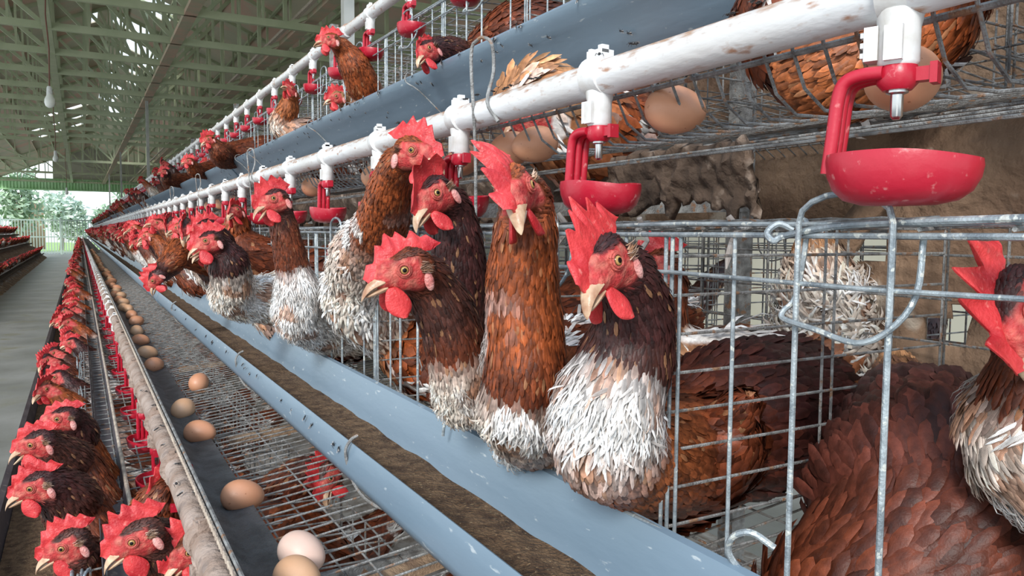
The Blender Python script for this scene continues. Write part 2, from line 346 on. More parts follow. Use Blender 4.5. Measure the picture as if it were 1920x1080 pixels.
# far gable, eave sheet
m = MB(); zt = TZ + .1
top = lambda x: EZ + (RZ - EZ) * ((x - XL) / (XC - XL) if x < XC else (XR - x) / (XR - XC))
m.add([(-1.3, YE, zt), (XR, YE, zt), (XR, YE, top(XR)), (XC, YE, RZ), (-1.3, YE, top(-1.3)), (-1.3, YE + .05, zt), (XR, YE + .05, zt), (XR, YE + .05, top(XR)), (XC, YE + .05, RZ), (-1.3, YE + .05, top(-1.3))],
      [(0, 1, 2, 3, 4), (9, 8, 7, 6, 5), (0, 5, 6, 1), (4, 3, 8, 9), (0, 4, 9, 5)], 0, None, False)
tag(m.obj('wall_far', M['roof_far']), kind='structure')
m = MB(); n = 60
for i in range(n):
    x = XL + (XR - XL) * (i + .5) / n; m.box((x, YE, 2.72), ((XR - XL) / n * .6, .05, .62))
m.box(((XL + XR) / 2, YE + .04, 2.72), (XR - XL, .03, .66)); m.box(((XL + XR) / 2, YE - .04, 3.05), (XR - XL, .08, .08)); m.box(((XL + XR) / 2, YE - .04, 2.42), (XR - XL, .08, .08))
tag(m.obj('wall_far', M['eave']), kind='structure')
# fence at the end of the aisle
f = thing('metal_fence', 'pale green railing fence closing the far end of the aisle', 'fence', (0, YE - .5, ZF))
m = MB()
for i in range(64): m.box((-4.2 + i * .15, 0, 1.05), (.045, .03, 2.0))
m.obj('bars', M['fence'], f)
m = MB()
for z in (.15, 1.05, 2.05): m.box((.6, .0, z), (9.6, .05, .07))
m.obj('rails', M['fence'], f)
for x in (-4.0, -1.0, 2.0, 5.0):
    m = MB(); m.box((x, 0, 1.1), (.09, .09, 2.2)); m.obj('fence_post', M['fence'], f)
# trees outside
def tree(x, y, h, r, mt, label, seed):
    rnd = random.Random(seed); t = thing('tree', label, 'tree', (x, y, ZF))
    m = MB(); m.tube([(0, 0, 0), (.1, 0, h * .35), (-.05, .1, h * .75)], [.16, .12, .05], 8); 
    for a in range(4): m.tube([(0, 0, h * (.35 + .08 * a)), (r * .5 * math.cos(a * 1.7), r * .5 * math.sin(a * 1.7), h * (.5 + .1 * a))], [.06, .02], 6)
    m.obj('trunk', M['bark'], t); m = MB()
    for k in range(900):
        d = Vector((rnd.gauss(0, 1), rnd.gauss(0, 1), rnd.gauss(0, 1))).normalized() * r * rnd.uniform(.45, 1.0) * (1 + .25 * math.sin(k * .7))
        c = Vector((d.x, d.y, h * .65 + d.z * h * .42 / r)); s = rnd.uniform(.14, .3)
        u = Vector((rnd.gauss(0, 1), rnd.gauss(0, 1), rnd.gauss(0, 1))).normalized(); v = u.orthogonal().normalized()
        m.add([c - u * s, c + v * s * .45 - u * s * .1, c + u * s, c - v * s * .45 - u * s * .1], [(0, 1, 2, 3)], 0, None, False)
    m.obj('foliage', M[mt], t)
for i, a in enumerate([(-3.4, 60, 5.2, 1.3, 'leaf', 'dark green tree beyond the fence at far left of the opening'), (-1.2, 65, 4.2, 1.2, 'leaf2', 'pale hazy tree beyond the fence in the middle'),
        (-.3, 61, 3.3, .8, 'leaf2', 'small pale bush tree left of the bright gap'), (3.0, 60, 4.4, 1.1, 'leaf', 'green tree beyond the fence just left of the top cages'), (-7.2, 62, 4.6, 1.5, 'leaf2', 'pale tree outside the left edge of the shed'),
        (1.7, 67, 3.0, .9, 'leaf', 'low dark shrub seen through the bright gap')]): tree(*a, seed=i)
m = MB(); m.box((-3.2, 66, .3), (2.0, .3, 3.4)); tag(m.obj('outside_wall', M['wallp']), 'brown rendered wall standing beyond the trees at the far end', 'wall')
# bulbs
def bulb(p, top, label):
    t = thing('hanging_bulb', label, 'light bulb', p)
    m = MB(); h = top - p[2]; m.tube([(0, 0, .06), (.01, 0, h * .4), (-.015, 0, h * .7), (0, 0, h)], .008, 6); m.obj('cord', M['cord'], t)
    m = MB(); m.lathe([(.02, .10), (.03, .08), (.032, .0)], 16); m.obj('socket', M['white'], t)
    m = MB(); m.lathe([(.03, .01), (.04, -.02), (.055, -.05), (.057, -.09), (.045, -.13), (.02, -.15)], 20); m.obj('bulb', M['bulb'], t)
for (px, py, d, lb) in ((93, 178, 9.0, 'largest hanging white light bulb on a brown cord, nearest over the aisle'), (104, 291, 17, 'second hanging white bulb farther along the aisle'), (125, 357, 27, 'small distant hanging bulb above the far fence')):
    p = W(px, py, d); bulb(p, TZ, lb)

# ================================================================== ROWS: TIERS
WC = 0.37                                     # width of one cage
Y1 = 0.489                                    # a partition plane
TIER = {2: dict(x=.43, z=0.0, zb=-.255, zf=-.335, P=(.425, .146)), 3: dict(x=.72, z=.515, zb=.34, zf=.13, P=(.72, .606)), 1: dict(x=-.013, z=-.45, zb=-.74, zf=-.79, P=(.107, -.335))}
def cage_meshes(front_h, floor_h, tray=True, q=8, mesh_gap=.0265, xe=-.285):
    """one cage, origin at the top front corner: x into the cage, y along the row"""
    R = .0015; P = {}; Wc = WC; Dp = .38
    m = MB()                                   # front
    m.tube([(-.002, 0, 0), (-.002, Wc, 0)], 0.0021, q); m.tube([(.006, 0, .009), (.0, Wc * .5, .007), (.006, Wc, .009)], 0.0018, q)
    m.tube([(-.005, 0, -.031), (-.006, Wc * .5, -.033), (-.005, Wc, -.031)], 0.0017, q)
    m.tube([(-.004, 0, -front_h), (-.004, Wc, -front_h)], 0.0018, q)
    for y in (.004, .012): m.tube([(0, y, 0), (0, y, -front_h)], 0.0018, q)
    for y in (.066, .304): m.tube([(0, y, 0), (0, y, -front_h)], 0.0017, q)
    #, 0.0017, q)
    m.tube([(.0, Wc - .006, 0), (.0, Wc - .006, -front_h)], 0.0017, q)
    P['front_panel'] = m
    m = MB()                                   # sliding door: long arch and hanging clip
    yA, yB = .170, .239; a = [(-.008, yA, -front_h + .01), (-.008, yA, .008)]
    for i in range(1, 8):
        th = math.pi * i / 8; a.append((-.008, (yA + yB) / 2 - (yB - yA) / 2 * math.cos(th), .010 + .017 * math.sin(th)))
    a += [(-.008, yB, .008), (-.008, yB, -front_h + .01)]
    m.tube(a, 0.0021, q); P['door_arch'] = m
    m = MB(); yA, yB = .152, .248
    a = [(.004, yA + .006, .002), (-.001, yA + .006, -.035), (-.010, yA + .016, -.056), (-.014, yA + .035, -.066), (-.014, yB - .03, -.061), (-.013, yB - .004, -.057), (-.010, yB, -.052), (-.002, yB - .004, -.04), (.004, yB - .006, .004), (.01, yB + .004, .012)]
    m.tube(spline(a, 4), 0.0020, q); P['door_clip'] = m
    m = MB()                                   # top
    k = int(Wc / .052)
    for i in range(k + 1): y = i * Wc / k; m.tube([(0, y, .004), (Dp * .5, y, .016), (Dp, y, .012)], R, 6)
    for x in (.012, .03, .06, .10, .15, .22, .30, .38): m.tube([(x, 0, .006 + .02 * min(x, .1)), (x, Wc, .006 + .02 * min(x, .1) + .002)], R * 1.05, 6)
    P['top_panel'] = m
    m = MB()                                   # side partition
    nz = int(floor_h / .033)
    for i in range(nz): z = -.018 - i * .033; m.tube([(-.004 if i == 4 else .002, 0.004, z), (Dp, 0.004, z)], R, 6)
    for x in (.19, .205, Dp): m.tube([(x, 0.004, .01), (x, 0.004, -floor_h)], R, 6)
    P['side_panel'] = m
    m = MB()                                   # back
    for i in range(7): y = i * Wc / 6; m.tube([(Dp, y, .01), (Dp, y, -floor_h + .03)], R, 6)
    for i in range(7): z = -.02 - i * (floor_h - .05) / 6; m.tube([(Dp, 0, z), (Dp, Wc, z)], R, 6)
    P['back_panel'] = m
    m = MB()                                   # sloping floor running out into the egg tray
    k = int(round(Wc / mesh_gap)); xe = xe if tray else -.02
    for i in range(k):
        y = (i + .5) * Wc / k
        pts = [(Dp, y, -floor_h + .035), (.1, y, -floor_h + .008), (xe + .05, y, -floor_h - .035)]
        if tray: pts += [(xe + .015, y, -floor_h - .036), (xe - .008, y, -floor_h - .022), (xe - .022, y, -floor_h + .004), (xe - .030, y, -floor_h + .034)]
        m.tube(pts, .0014, 6)
    for x in (.34, .24, .14, .05, -.06, -.15, -.22):
        z = -floor_h + .008 + (x - .1) * (.096 if x > .1 else .19); m.tube([(x, 0, z - .0035), (x, Wc, z - .0035)], .0014, 6)
    if tray:
        m.tube([(xe - .020, 0, -floor_h + .002), (xe - .020, Wc, -floor_h + .002)], .0024, 6); m.tube([(xe - .030, 0, -floor_h + .034), (xe - .030, Wc, -floor_h + .034)], .0022, 6)
    P['floor_tray' if tray else 'floor_panel'] = m
    return P
def make_cage(tier, mats, label, cat='cage', q=8, merge=False, **kw):
    T = TIER[tier]; ms = cage_meshes(T['z'] - T['zb'], T['z'] - T['zf'], q=q, **kw)
    if merge:
        m = MB()
        for k, a in ms.items():
            mi = 0 if k in ('front_panel', 'door_arch', 'door_clip') else 1
            o = len(m.v); m.v += a.v; m.c += a.c; m.f += [tuple(i + o for i in f) for f in a.f]; m.m += [mi] * len(a.f); m.sm += a.sm
        o = m.obj('wire_cage', mats); return tag(o, label, cat)
    t = thing('wire_cage', label, cat)
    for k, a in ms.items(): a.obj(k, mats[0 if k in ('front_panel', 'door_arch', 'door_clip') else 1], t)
    proto_kids(t); return t
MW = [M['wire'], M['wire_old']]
tn = {1: 'bottom', 2: 'middle', 3: 'top'}
ordn = ['nearest the camera', 'second from the camera', 'third from the camera', 'fourth from the camera', 'fifth from the camera', 'sixth from the camera', 'seventh from the camera', 'eighth from the camera']
NEAR = {1: 6, 2: 8, 3: 8}; MID = {1: 34, 2: 38, 3: 38}
for tier in (2, 3, 1):
    T = TIER[tier]; k0 = -1 if tier != 1 else 0
    kw = dict(tray=(tier != 1), xe=-.285 if tier == 2 else -.243) 
    c0 = make_cage(tier, MW, 'galvanised wire cage of the %s tier, %s' % (tn[tier], ordn[0]), q=8, **kw)
    c0.location = (T['x'], Y1 + k0 * WC, T['z'])
    for i in range(1, NEAR[tier]):
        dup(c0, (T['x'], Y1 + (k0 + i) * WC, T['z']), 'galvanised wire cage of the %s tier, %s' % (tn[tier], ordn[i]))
    cm = make_cage(tier, MW, 'distant wire cage in the %s tier of the right-hand row' % tn[tier], q=4, merge=True, **kw)
    cm['group'] = 'distant wire cages of the %s tier' % tn[tier]
    cm.location = (T['x'], Y1 + (k0 + NEAR[tier]) * WC, T['z'])
    for i in range(NEAR[tier] + 1, MID[tier]): dup(cm, (T['x'], Y1 + (k0 + i) * WC, T['z']))
    # far run of wire
    m = MB(); ya = Y1 + (k0 + MID[tier]) * WC
    fh = T['z'] - T['zb']; fl = T['z'] - T['zf']
    for z in (0, -.03, -fh): m.tube([(T['x'], ya, T['z'] + z), (T['x'], YE - 4, T['z'] + z)], .003, 4)
    for x in (.1, .2, .38): m.tube([(T['x'] + x, ya, T['z'] + .01), (T['x'] + x, YE - 4, T['z'] + .01)], .003, 4)
    y = ya
    while y < YE - 4: m.tube([(T['x'], y, T['z']), (T['x'], y, T['z'] - fh)], .003, 4); m.tube([(T['x'], y, T['z']), (T['x'] + .38, y, T['z'])], .003, 4); y += .12
    if tier != 1:
        for x in (-.3, -.2, -.1, 0, .15, .3): m.tube([(T['x'] + x, ya, T['z'] - fl - .01 + .1 * x), (T['x'] + x, YE - 4, T['z'] - fl - .01 + .1 * x)], .004, 4)
    tag(m.obj('far_cage_wire', M['wire_old']), 'farthest stretch of cage wire in the %s tier' % tn[tier], 'cage wire', kind='stuff')
# -------------------------------------------------- feed troughs
def offset_prof(line, th):
    out = []
    n = len(line)
    for i, (x, z) in enumerate(line):
        a = line[max(i - 1, 0)]; b = line[min(i + 1, n - 1)]; dx, dz = b[0] - a[0], b[1] - a[1]; L = math.hypot(dx, dz)
        out.append((x - dz / L * th, z + dx / L * th))
    return line + out[::-1]
TR = {2: [(.301, -.273), (.2885, -.302), (.290, -.308), (.306, -.328), (.325, -.336), (.355, -.338), (.380, -.322), (.396, -.290), (.404, -.255), (.408, -.243), (.414, -.241)],
      3: [(.634, .330), (.624, .334), (.618, .328), (.622, .316), (.640, .300), (.662, .275), (.684, .246), (.705, .236), (.715, .26), (.712, .335), (.718, .338)],
      1: [(-.196, -.655), (-.182, -.66), (-.178, -.70), (-.165, -.735), (-.12, -.742), (-.07, -.735), (-.045, -.70), (-.04, -.67)]}
seg = {2: [-.6, 3.75, 8, 12, 16, 20, 26, 32, 38, 44, 50], 3: [-.6, 3.9, 8.2, 12.4, 16, 20, 26, 32, 38, 44, 50], 1: [-.6, 4.2, 9, 14, 20, 26, 32, 38, 44, 50]}
for tier, prof in TR.items():
    for i, (a, b) in enumerate(zip(seg[tier][:-1], seg[tier][1:])):
        if i == 0: lb = {2: 'blue-grey open feed trough full of brown feed below the middle tier, nearest length', 3: 'blue-grey trough of the top tier, nearest length, dotted with flies', 1: 'dark dusty trough at far left under the bottom tier, nearest length'}[tier]; g = None
        else: lb = 'distant length of feed trough along the %s tier' % tn[tier]; g = 'distant trough lengths of the %s tier' % tn[tier]
        t = thing('feed_trough', lb, 'trough', (0, a, 0), g)
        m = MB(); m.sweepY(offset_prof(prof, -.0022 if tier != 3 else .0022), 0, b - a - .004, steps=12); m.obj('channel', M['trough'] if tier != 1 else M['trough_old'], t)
        m = MB()
        pr = [(x, z - .001) for x, z in prof] if tier != 3 else [(x - .001, z) for x, z in prof]
        m.sweepY(offset_prof(pr, -.004), b - a - .03, b - a + .03); m.obj('joint_sleeve', M['trough'] if tier != 1 else M['trough_old'], t)
    fl = {2: (.306, .392, -.302), 3: (.64, .70, .305), 1: (-.17, -.05, -.715)}[tier]
    vs = []; fs = []; nx = 8; ny = 420; m = MB(); rn = random.Random(tier)
    for i in range(ny + 1):
        y = -.58 + 50 * (i / ny) ** 2.1
        for j in range(nx + 1):
            x = fl[0] + (fl[1] - fl[0]) * j / nx; vs.append((x, y, fl[2] + .004 * noise.noise(Vector((x * 40, y * 14, 0))) + .003 * noise.noise(Vector((x * 120, y * 70, 3)))))
    for i in range(ny):
        for j in range(nx): q = i * (nx + 1) + j; fs.append((q, q + 1, q + nx + 2, q + nx + 1))
    m.add(vs, fs); tag(m.obj('poultry_feed', M['feed']), 'brown crumbly feed lying in the %s tier trough' % tn[tier], 'feed', kind='stuff')
# wires slung round the troughs
def sling(name, pts, r, mt, label, grp=None, cat='wire'):
    m = MB(); m.tube(spline(pts, 5), r, 8); return tag(m.obj(name, mt), label, cat, grp)
sling('trough_wire', [(.410, .86, -.236), (.396, .862, -.228), (.388, .86, -.238), (.387, .862, -.252)], .0021, M['wire'], 'short hooked wire end curling over the back rim of the middle trough')
for k, y in enumerate((.95, 1.75, 3.1)):
    sling('trough_wire', [(.306, y, -.262), (.296, y, -.268), (.289, y - .003, -.285), (.298, y - .02, -.325), (.32, y - .05, -.345), (.36, y - .07, -.348), (.42, y - .10, -.31)], .0022, M['wire_old'],
          ['grey wire looped over the front lip of the middle trough, nearest the camera', 'grey wire looped over the middle trough lip beyond the nearest loop', 'farthest grey wire loop hanging on the middle trough lip'][k])
for k, y in enumerate((1.55, 2.35, 3.3, 3.6)):
    sling('trough_wire', [(.63, y, .342), (.612, y, .336), (.610, y, .318), (.632, y - .02, .298), (.676, y - .05, .246), (.70, y - .06, .228)], .0013, M['wire_old'],
          'thin wire tied round the outside of the top trough', 'thin wires tied round the top trough')
# spare channel on the bottom cages
t = thing('metal_channel', 'long narrow dark channel with a pale crusted edge lying along the bottom cage tops', 'channel', (0, 0.95, 0))
pr = [(.012, -.425), (.014, -.442), (.030, -.447), (.050, -.444), (.055, -.425)]
m = MB(); m.sweepY(offset_prof(pr, .0015), 0, 44, steps=10); m.obj('channel', M['trough_old'], t)
m = MB(); m.tube([(.056, 0.0, -.424), (.0565, 20, -.424), (.056, 44, -.424)], .0035, 8); m.obj('edge', M['pale_edge'], t)
# -------------------------------------------------- water pipes
for tier in (1, 2, 3):
    px, pz = TIER[tier]['P']; r = .0163 if tier != 1 else .0165
    t = thing('water_pipe', {1: 'grimy brown-grey water pipe along the bottom tier beside the eggs', 2: 'white water pipe running above the middle tier with red drinkers', 3: 'white water pipe above the top tier cages'}[tier], 'pipe', (px, -.3, pz))
    m = MB(); pts = [(0.003 * math.sin(y * .9), y, -.002 * math.sin(y * 1.6)) for y in [i * .25 for i in range(0, 40)]] + [(0, 12 + i * 3, 0) for i in range(13)]
    m.tube(pts, r, 28); m.obj('tube', M['pipe'] if tier != 1 else M['pipe_dirty'], t)
    for k in range(5):
        y = [2.6, 6.2, 10, 14, 18][k]; m = MB(); m.tube([(0, y, 0), (0, y + .06, 0)], r * 1.22, 24); m.obj('coupling', M['pipe'] if tier != 1 else M['pipe_dirty'], t)
# -------------------------------------------------- drinkers
def cup_mesh():
    m = MB(); n = 28; R = .041
    def ring(rad, z, fr=1.0):
        out = []
        for j in range(n):
            th = 2 * math.pi * j / n; c, s = math.cos(th), math.sin(th)
            k = 1 + .10 * max(0, -s) ** 3       # slight lip towards the near end
            out.append((rad * c * .86, rad * s * k, z - .005 * max(0, -s) ** 2 * max(0, min(1, 1 + z / .027))))
        return out
    rs = [(.0405, .004), (.041, 0), (.0400, -.008), (.0365, -.017), (.030, -.0235), (.020, -.0265), (.006, -.027)]
    ins = [(.004, -.0245), (.018, -.024), (.028, -.021), (.034, -.015), (.0375, -.007), (.0385, .004)]
    vs = []; fs = []; allr = rs + ins
    for r_, z_ in allr: vs += ring(r_, z_)
    k = len(allr)
    for i in range(k):
        i2 = (i + 1) % k
        for j in range(n): fs.append((i * n + j, i * n + (j + 1) % n, i2 * n + (j + 1) % n, i2 * n + j))
    m.add(vs, fs); return m
def drinker(label, merge=False, wm='white'):
    parts = {}
    m = MB(); m.tube([(0, -.011, 0), (0, .011, 0)], .0185, 24); m.box((0, 0, .018), (.016, .020, .010)); m.box((-.002, -.007, .0235), (.008, .006, .007)); m.box((-.002, .008, .0225), (.008, .004, .006))
    m.lathe([(.013, -.014), (.0125, -.02), (.0115, -.024), (.0115, -.044), (.010, -.046)], 20); m.box((0, .014, -.032), (.014, .008, .020)); m.box((-.004, -.0, -.034), (.020, .010, .020)); 
    for k in range(3): m.box((0, .019, -.026 - k * .006), (.010, .003, .003))
    parts['valve_body'] = (m, wm)
    m = MB(); m.lathe([(.0105, -.046), (.0115, -.049), (.0115, -.056), (.008, -.060)], 20); m.box((.0, -.013, -.052), (.008, .014, .008)); m.box((0, -.020, -.052), (.010, .004, .012)); parts['collar'] = (m, 'red')
    m = MB(); m.lathe([(.0062, -.059), (.0062, -.0615), (.0036, -.0625), (.0036, -.075), (.002, -.077)], 14); parts['nipple'] = (m, 'steel')
    m = MB()
    for dx in (-.0084, 0, .0084):
        m.tube(spline([(dx, .006, -.050), (dx, .018, -.050), (dx, .027, -.053), (dx, .031, -.062), (dx, .0335, -.085), (dx, .036, -.108)], 4), .0041, 10)
    parts['arm'] = (m, 'red')
    m = cup_mesh(); m.v = [(x, y - .002, z - .101) for x, y, z in m.v]; parts['cup'] = (m, 'red')
    if merge:
        mm = MB(); ml = ['white', 'red', 'steel']
        for k, (a, mt) in parts.items():
            o = len(mm.v); mm.v += a.v; mm.c += a.c; mm.f += [tuple(i + o for i in f) for f in a.f]; mm.m += [ml.index(mt)] * len(a.f); mm.sm += a.sm
        return tag(mm.obj('drinker', [M[x] for x in ml]), label, 'drinker')
    t = thing('drinker', label, 'drinker')
    for k, (a, mt) in parts.items(): a.obj(k, M[mt], t)
    proto_kids(t); return t
DN = {2: (.291 - .30, .301), 3: (.589 - .30, .301), 1: (.57, .299)}
d0 = drinker('x'); d1 = drinker('x', wm='pipe_dirty'); dm = drinker('distant red drinker cup', True); first = [True, True]
ords = ['first', 'second', 'third', 'fourth', 'fifth', 'sixth', 'seventh', 'eighth', 'ninth', 'tenth']
for tier in (2, 3, 1):
    px, pz = TIER[tier]['P']; y0, s = DN[tier]; n_near = 8
    for i in range(0, 60):
        y = y0 + s * (i + 1)
        if i < n_near:
            lb = 'red cup drinker with white valve on the %s pipe, %s from the camera end' % (tn[tier], ords[i])
            if tier == 2 and i == 0: lb = 'largest red drinker cup, hanging at upper right with three-ribbed arm'
            if first[0]: o = d0; o.location = (px, y, pz); o['label'] = lb; first[0] = False
            elif tier == 1 and i == 0: o = d1; o.location = (px, y, pz); o['label'] = lb
            else: o = dup(d0 if tier != 1 else d1, (px, y, pz), lb)
        else:
            g = 'distant drinkers on the %s pipe' % tn[tier]; lb = 'distant red drinker under the %s pipe' % tn[tier]
            if first[1]: o = dm; o.location = (px, y, pz); o['label'] = lb; o['group'] = g; first[1] = False
            else: o = dup(dm, (px, y, pz), lb, group=g)
        o.rotation_euler = (0, 0, random.uniform(-.25, .25) + (0.15 if tier == 2 and i == 0 else 0))
    m = MB(); y = y0 + s * 61
    while y < YE - 4:
        m.box((px, y, pz - .03), (.02, .02, .05), 0); m.box((px, y + .03, pz - .08), (.01, .008, .06), 1); m.box((px, y, pz - .12), (.07, .07, .025), 1); y += s
    tag(m.obj('far_drinkers', [M['white'], M['red']]), 'farthest red drinkers under the %s pipe' % tn[tier], 'drinkers', kind='stuff')
# tall hooks that hang over the middle pipe
def hook(y, label, h=.205):
    m = MB(); x = .418
    a = [(x, y, -.02), (x - .003, y - .004, .10), (x - .012, y - .010, h), (x - .010, y - .022, h + .018), (x - .004, y - .030, h + .020), (x, y - .040, h + .010), (x + .002, y - .040, h - .02), (x - .008, y - .044, .150), (x - .002, y - .06, .126)]
    m.tube(spline(a, 4), .0021, 8); tag(m.obj('pipe_hook', M['wire_old']), label, 'hook')
hook(.835, 'tall thin wire hook looping over the white pipe beside the rust hen facing front')
hook(2.22, 'wire hook over the white pipe beside the open-beaked hen'); hook(3.3, 'third wire hook over the white pipe'); hook(4.3, 'fourth wire hook over the white pipe'); hook(6.3, 'farthest visible wire hook over the white pipe', .23)
# curled rod ends by the bottom of cage one
sling('door_rod', [(.425, .53, -.252), (.412, .55, -.248), (.410, .535, -.243), (.416, .40, -.246), (.424, .30, -.25)], .0022, M['wire'], 'thin rod along the trough back rim under the dark hen')
sling('door_rod', [(.425, .372, -.222), (.416, .386, -.214), (.410, .398, -.221), (.412, .402, -.236), (.418, .385, -.248), (.426, .33, -.250), (.43, .27, -.25)], .0026, M['wire'], 'curled wire end at the foot of the nearest middle cage')
sling('door_rod', [(.434, .372, .004), (.428, .380, .008), (.421, .384, .002), (.421, .378, -.004), (.425, .370, .0), (.427, .32, .007), (.428, .20, .010), (.43, .05, .012)], .0024, M['wire'], 'loose rod with a hooked end along the top of the nearest middle cage')

# -------------------------------------------------- liner strip, wood battens, grime
m = MB(); tx = .43 - .285; tz = -.335
pl = [(tx + .045, tz - .026), (tx + .012, tz - .031), (tx - .010, tz - .018), (tx - .0245, tz + .006), (tx - .033, tz + .030)]
nn = int(44 / .25); m.sweepY(offset_prof(pl, .0012), -.5, 44, steps=40)
t = thing('netting_strip', 'black netting strip lining the front of the egg tray beside the grimy pipe', 'netting', (0, 0, 0))
m.obj('net', M['liner'], t); m = MB(); y = .35
while y < 3.5:
    m.tube([(tx - .034, y, tz + .026), (tx - .037, y + .001, tz + .038)], [.0018, .0008], 5); y += .0125
m.tube([(tx - .034, -.4, tz + .031), (tx - .034, 40, tz + .031)], .0016, 6); m.obj('edge_teeth', M['pale_edge'], t)
def batten(p, q, wd, ht, label):
    m = MB(); m.beam(p, q, wd, ht); tag(m.obj('wooden_batten', M['wood']), label, 'batten')
batten((.235, .80, -.398), (.62, .84, -.362), .022, .012, 'wooden batten under the egg tray at the bottom of the picture')
batten((.235, 1.50, -.395), (.62, 1.52, -.362), .022, .012, 'wooden batten under the egg tray beyond the largest egg')
batten((.235, 2.35, -.395), (.62, 2.37, -.362), .022, .012, 'third wooden batten under the egg tray')
# caked grime strip hanging under the top-tier floor and behind
m = MB(); rn = random.Random(5); vs = []; fs = []; ny = 620; nz = 12
for i in range(ny + 1):
    y = .62 + 22 * (i / ny) ** 1.8
    for j in range(nz + 1):
        z = .105 - .075 * j / nz * (1 + .5 * noise.noise(Vector((y * 6, 0, 9))) + .5 * noise.noise(Vector((y * 45, 0, 3)))); x = .64 + .010 * noise.noise(Vector((y * 14, z * 30, 2))) + .008 * noise.noise(Vector((y * 70, z * 80, 7))) + .02 * j / nz
        vs.append((x, y, z))
for i in range(ny):
    for j in range(nz): q = i * (nz + 1) + j; fs.append((q, q + 1, q + nz + 2, q + nz + 1))
m.add(vs, fs); o = m.obj('grime_curtain', M['grime']); md = o.modifiers.new('s', 'SOLIDIFY'); md.thickness = .012
tag(o, 'brown caked dust and cobweb hanging under the top tier floor', 'grime')
m = MB(); vs = []; fs = []; ny = 50; nz = 40
for i in range(ny + 1):
    y = -.45 + 1.12 * i / ny
    for j in range(nz + 1):
        z = .14 - .62 * j / nz; ed = noise.noise(Vector((z * 9, 4, 1))) * .06
        vs.append((.86 + .03 * noise.noise(Vector((y * 8, z * 8, 0))) + .012 * noise.noise(Vector((y * 30, z * 30, 5))), y + (ed if i > ny - 4 else 0), z))
for i in range(ny):
    for j in range(nz):
        y = -.45 + 1.12 * i / ny; z = .14 - .62 * j / nz
        if noise.noise(Vector((y * 11, z * 11, 20))) > .42: continue
        q = i * (nz + 1) + j; fs.append((q, q + 1, q + nz + 2, q + nz + 1))
m.add(vs, fs); o = m.obj('dropping_board', M['board']); md = o.modifiers.new('s', 'SOLIDIFY'); md.thickness = .012
tag(o, 'manure-caked brown board with holes behind the nearest cages at right', 'board')
# frame of the cage stand
def frame_post(x, y, label, z0=ZF, z1=.9, s=.03, g=None):
    m = MB(); m.box((x, y, (z0 + z1) / 2), (s, .004, z1 - z0)); m.box((x - s / 2, y + s / 2, (z0 + z1) / 2), (.004, s, z1 - z0))
    tag(m.obj('angle_post', M['wire_old']), label, 'post', g)
frame_post(.99, .95, 'dark crusted angle post standing behind the second middle cage')
for i in range(1, 9): frame_post(.99, .95 + i * 2.4, 'dark angle post inside the cage stand', g='angle posts of the cage stand')
for i in range(0, 9):
    m = MB(); y = .95 + i * 2.4; m.beam((.99, y, .05), (.45, y + .03, .03), .012, .02); m.beam((.99, y, -.42), (.0, y + .03, -.47), .012, .02); m.beam((.1, y + .03, -.5), (-.1, y + .03, ZF), .03, .03)
    tag(m.obj('cage_bracket', M['wire_old']), 'angle iron bracket carrying the cages from the stand', 'bracket', 'brackets of the cage stand')
# ================================================================== HENS
RUST = (.26, .060, .016); RUSTD = (.13, .030, .011); DARK = (.040, .011, .010); DARKB = (.060, .020, .014); CREAM = (.74, .64, .55); WHITE = (.88, .84, .80); TAN = (.46, .23, .11); ORANGE = (.32, .095, .03)
def lerp(a, b, t): return tuple(a[i] + (b[i] - a[i]) * t for i in range(3))
def smooth(a, b, x): t = max(0, min(1, (x - a) / (b - a))); return t * t * (3 - 2 * t)
def comb_mb(H, lean=0.0, bend=0.0, h=.030, seed=0, nn=5, S=1.0, tp=.46):
    """serrated single comb standing along the skull; H maps head-local to world"""
    rn = random.Random(seed); m = MB(); nu, nv = 44, 12; vs = []; tips = []
    for k in range(nn): tips.append(((k + .55) / nn * .92 + rn.uniform(-.02, .02), rn.uniform(.85, 1.15)))
    def base(u):
        x = .031 - .068 * u; z = -.001 + .019 * smooth(0, .42, u) - .003 * smooth(.6, 1, u) ; return x, z
    def height(u):
        env = (math.sin(math.pi * min(1, (u * .86 + .10))) ** .6); t = 0
        for c, a in tips: t = max(t, a * max(0, 1 - abs(u - c) / (.62 / nn)) ** 1.15)
        return h * env * (1.06 - tp + tp * t)
    def pt(u, v, side):
        x, z = base(u); hh = height(u) * v
        th = (.0042 * (1 - v) ** .8 + .0014) * (1 if .03 < u < .97 else .4)
        ang = lean * v + bend * math.sin(u * 6.0 + seed) * v
        fan = (.5 - u) * .30 * v
        y = math.sin(ang) * hh + side * th * .5 + .0018 * math.sin(u * 17 + v * 6 + seed) * v
        return Vector((x + fan * h * 1.1 - .006 * v * u, y, z - .004 + math.cos(ang) * hh))
    for side in (1, -1):
        for i in range(nu + 1):
            for j in range(nv + 1): vs.append(H(pt(i / nu, j / nv, side) * S))
    fs = []; o2 = (nu + 1) * (nv + 1)
    for i in range(nu):
        for j in range(nv):
            a = i * (nv + 1) + j; fs.append((a, a + 1, a + nv + 2, a + nv + 1)); fs.append((o2 + a, o2 + a + nv + 1, o2 + a + nv + 2, o2 + a + 1))
        a = i * (nv + 1); fs.append((a + nv, o2 + a + nv, o2 + a + 2 * nv + 1, a + 2 * nv + 1)); fs.append((a, a + nv + 1, o2 + a + nv + 1, o2 + a))
    for j in range(nv):
        fs.append((j, o2 + j, o2 + j + 1, j + 1)); a = nu * (nv + 1) + j; fs.append((a, a + 1, o2 + a + 1, o2 + a))
    m.add(vs, fs); return m
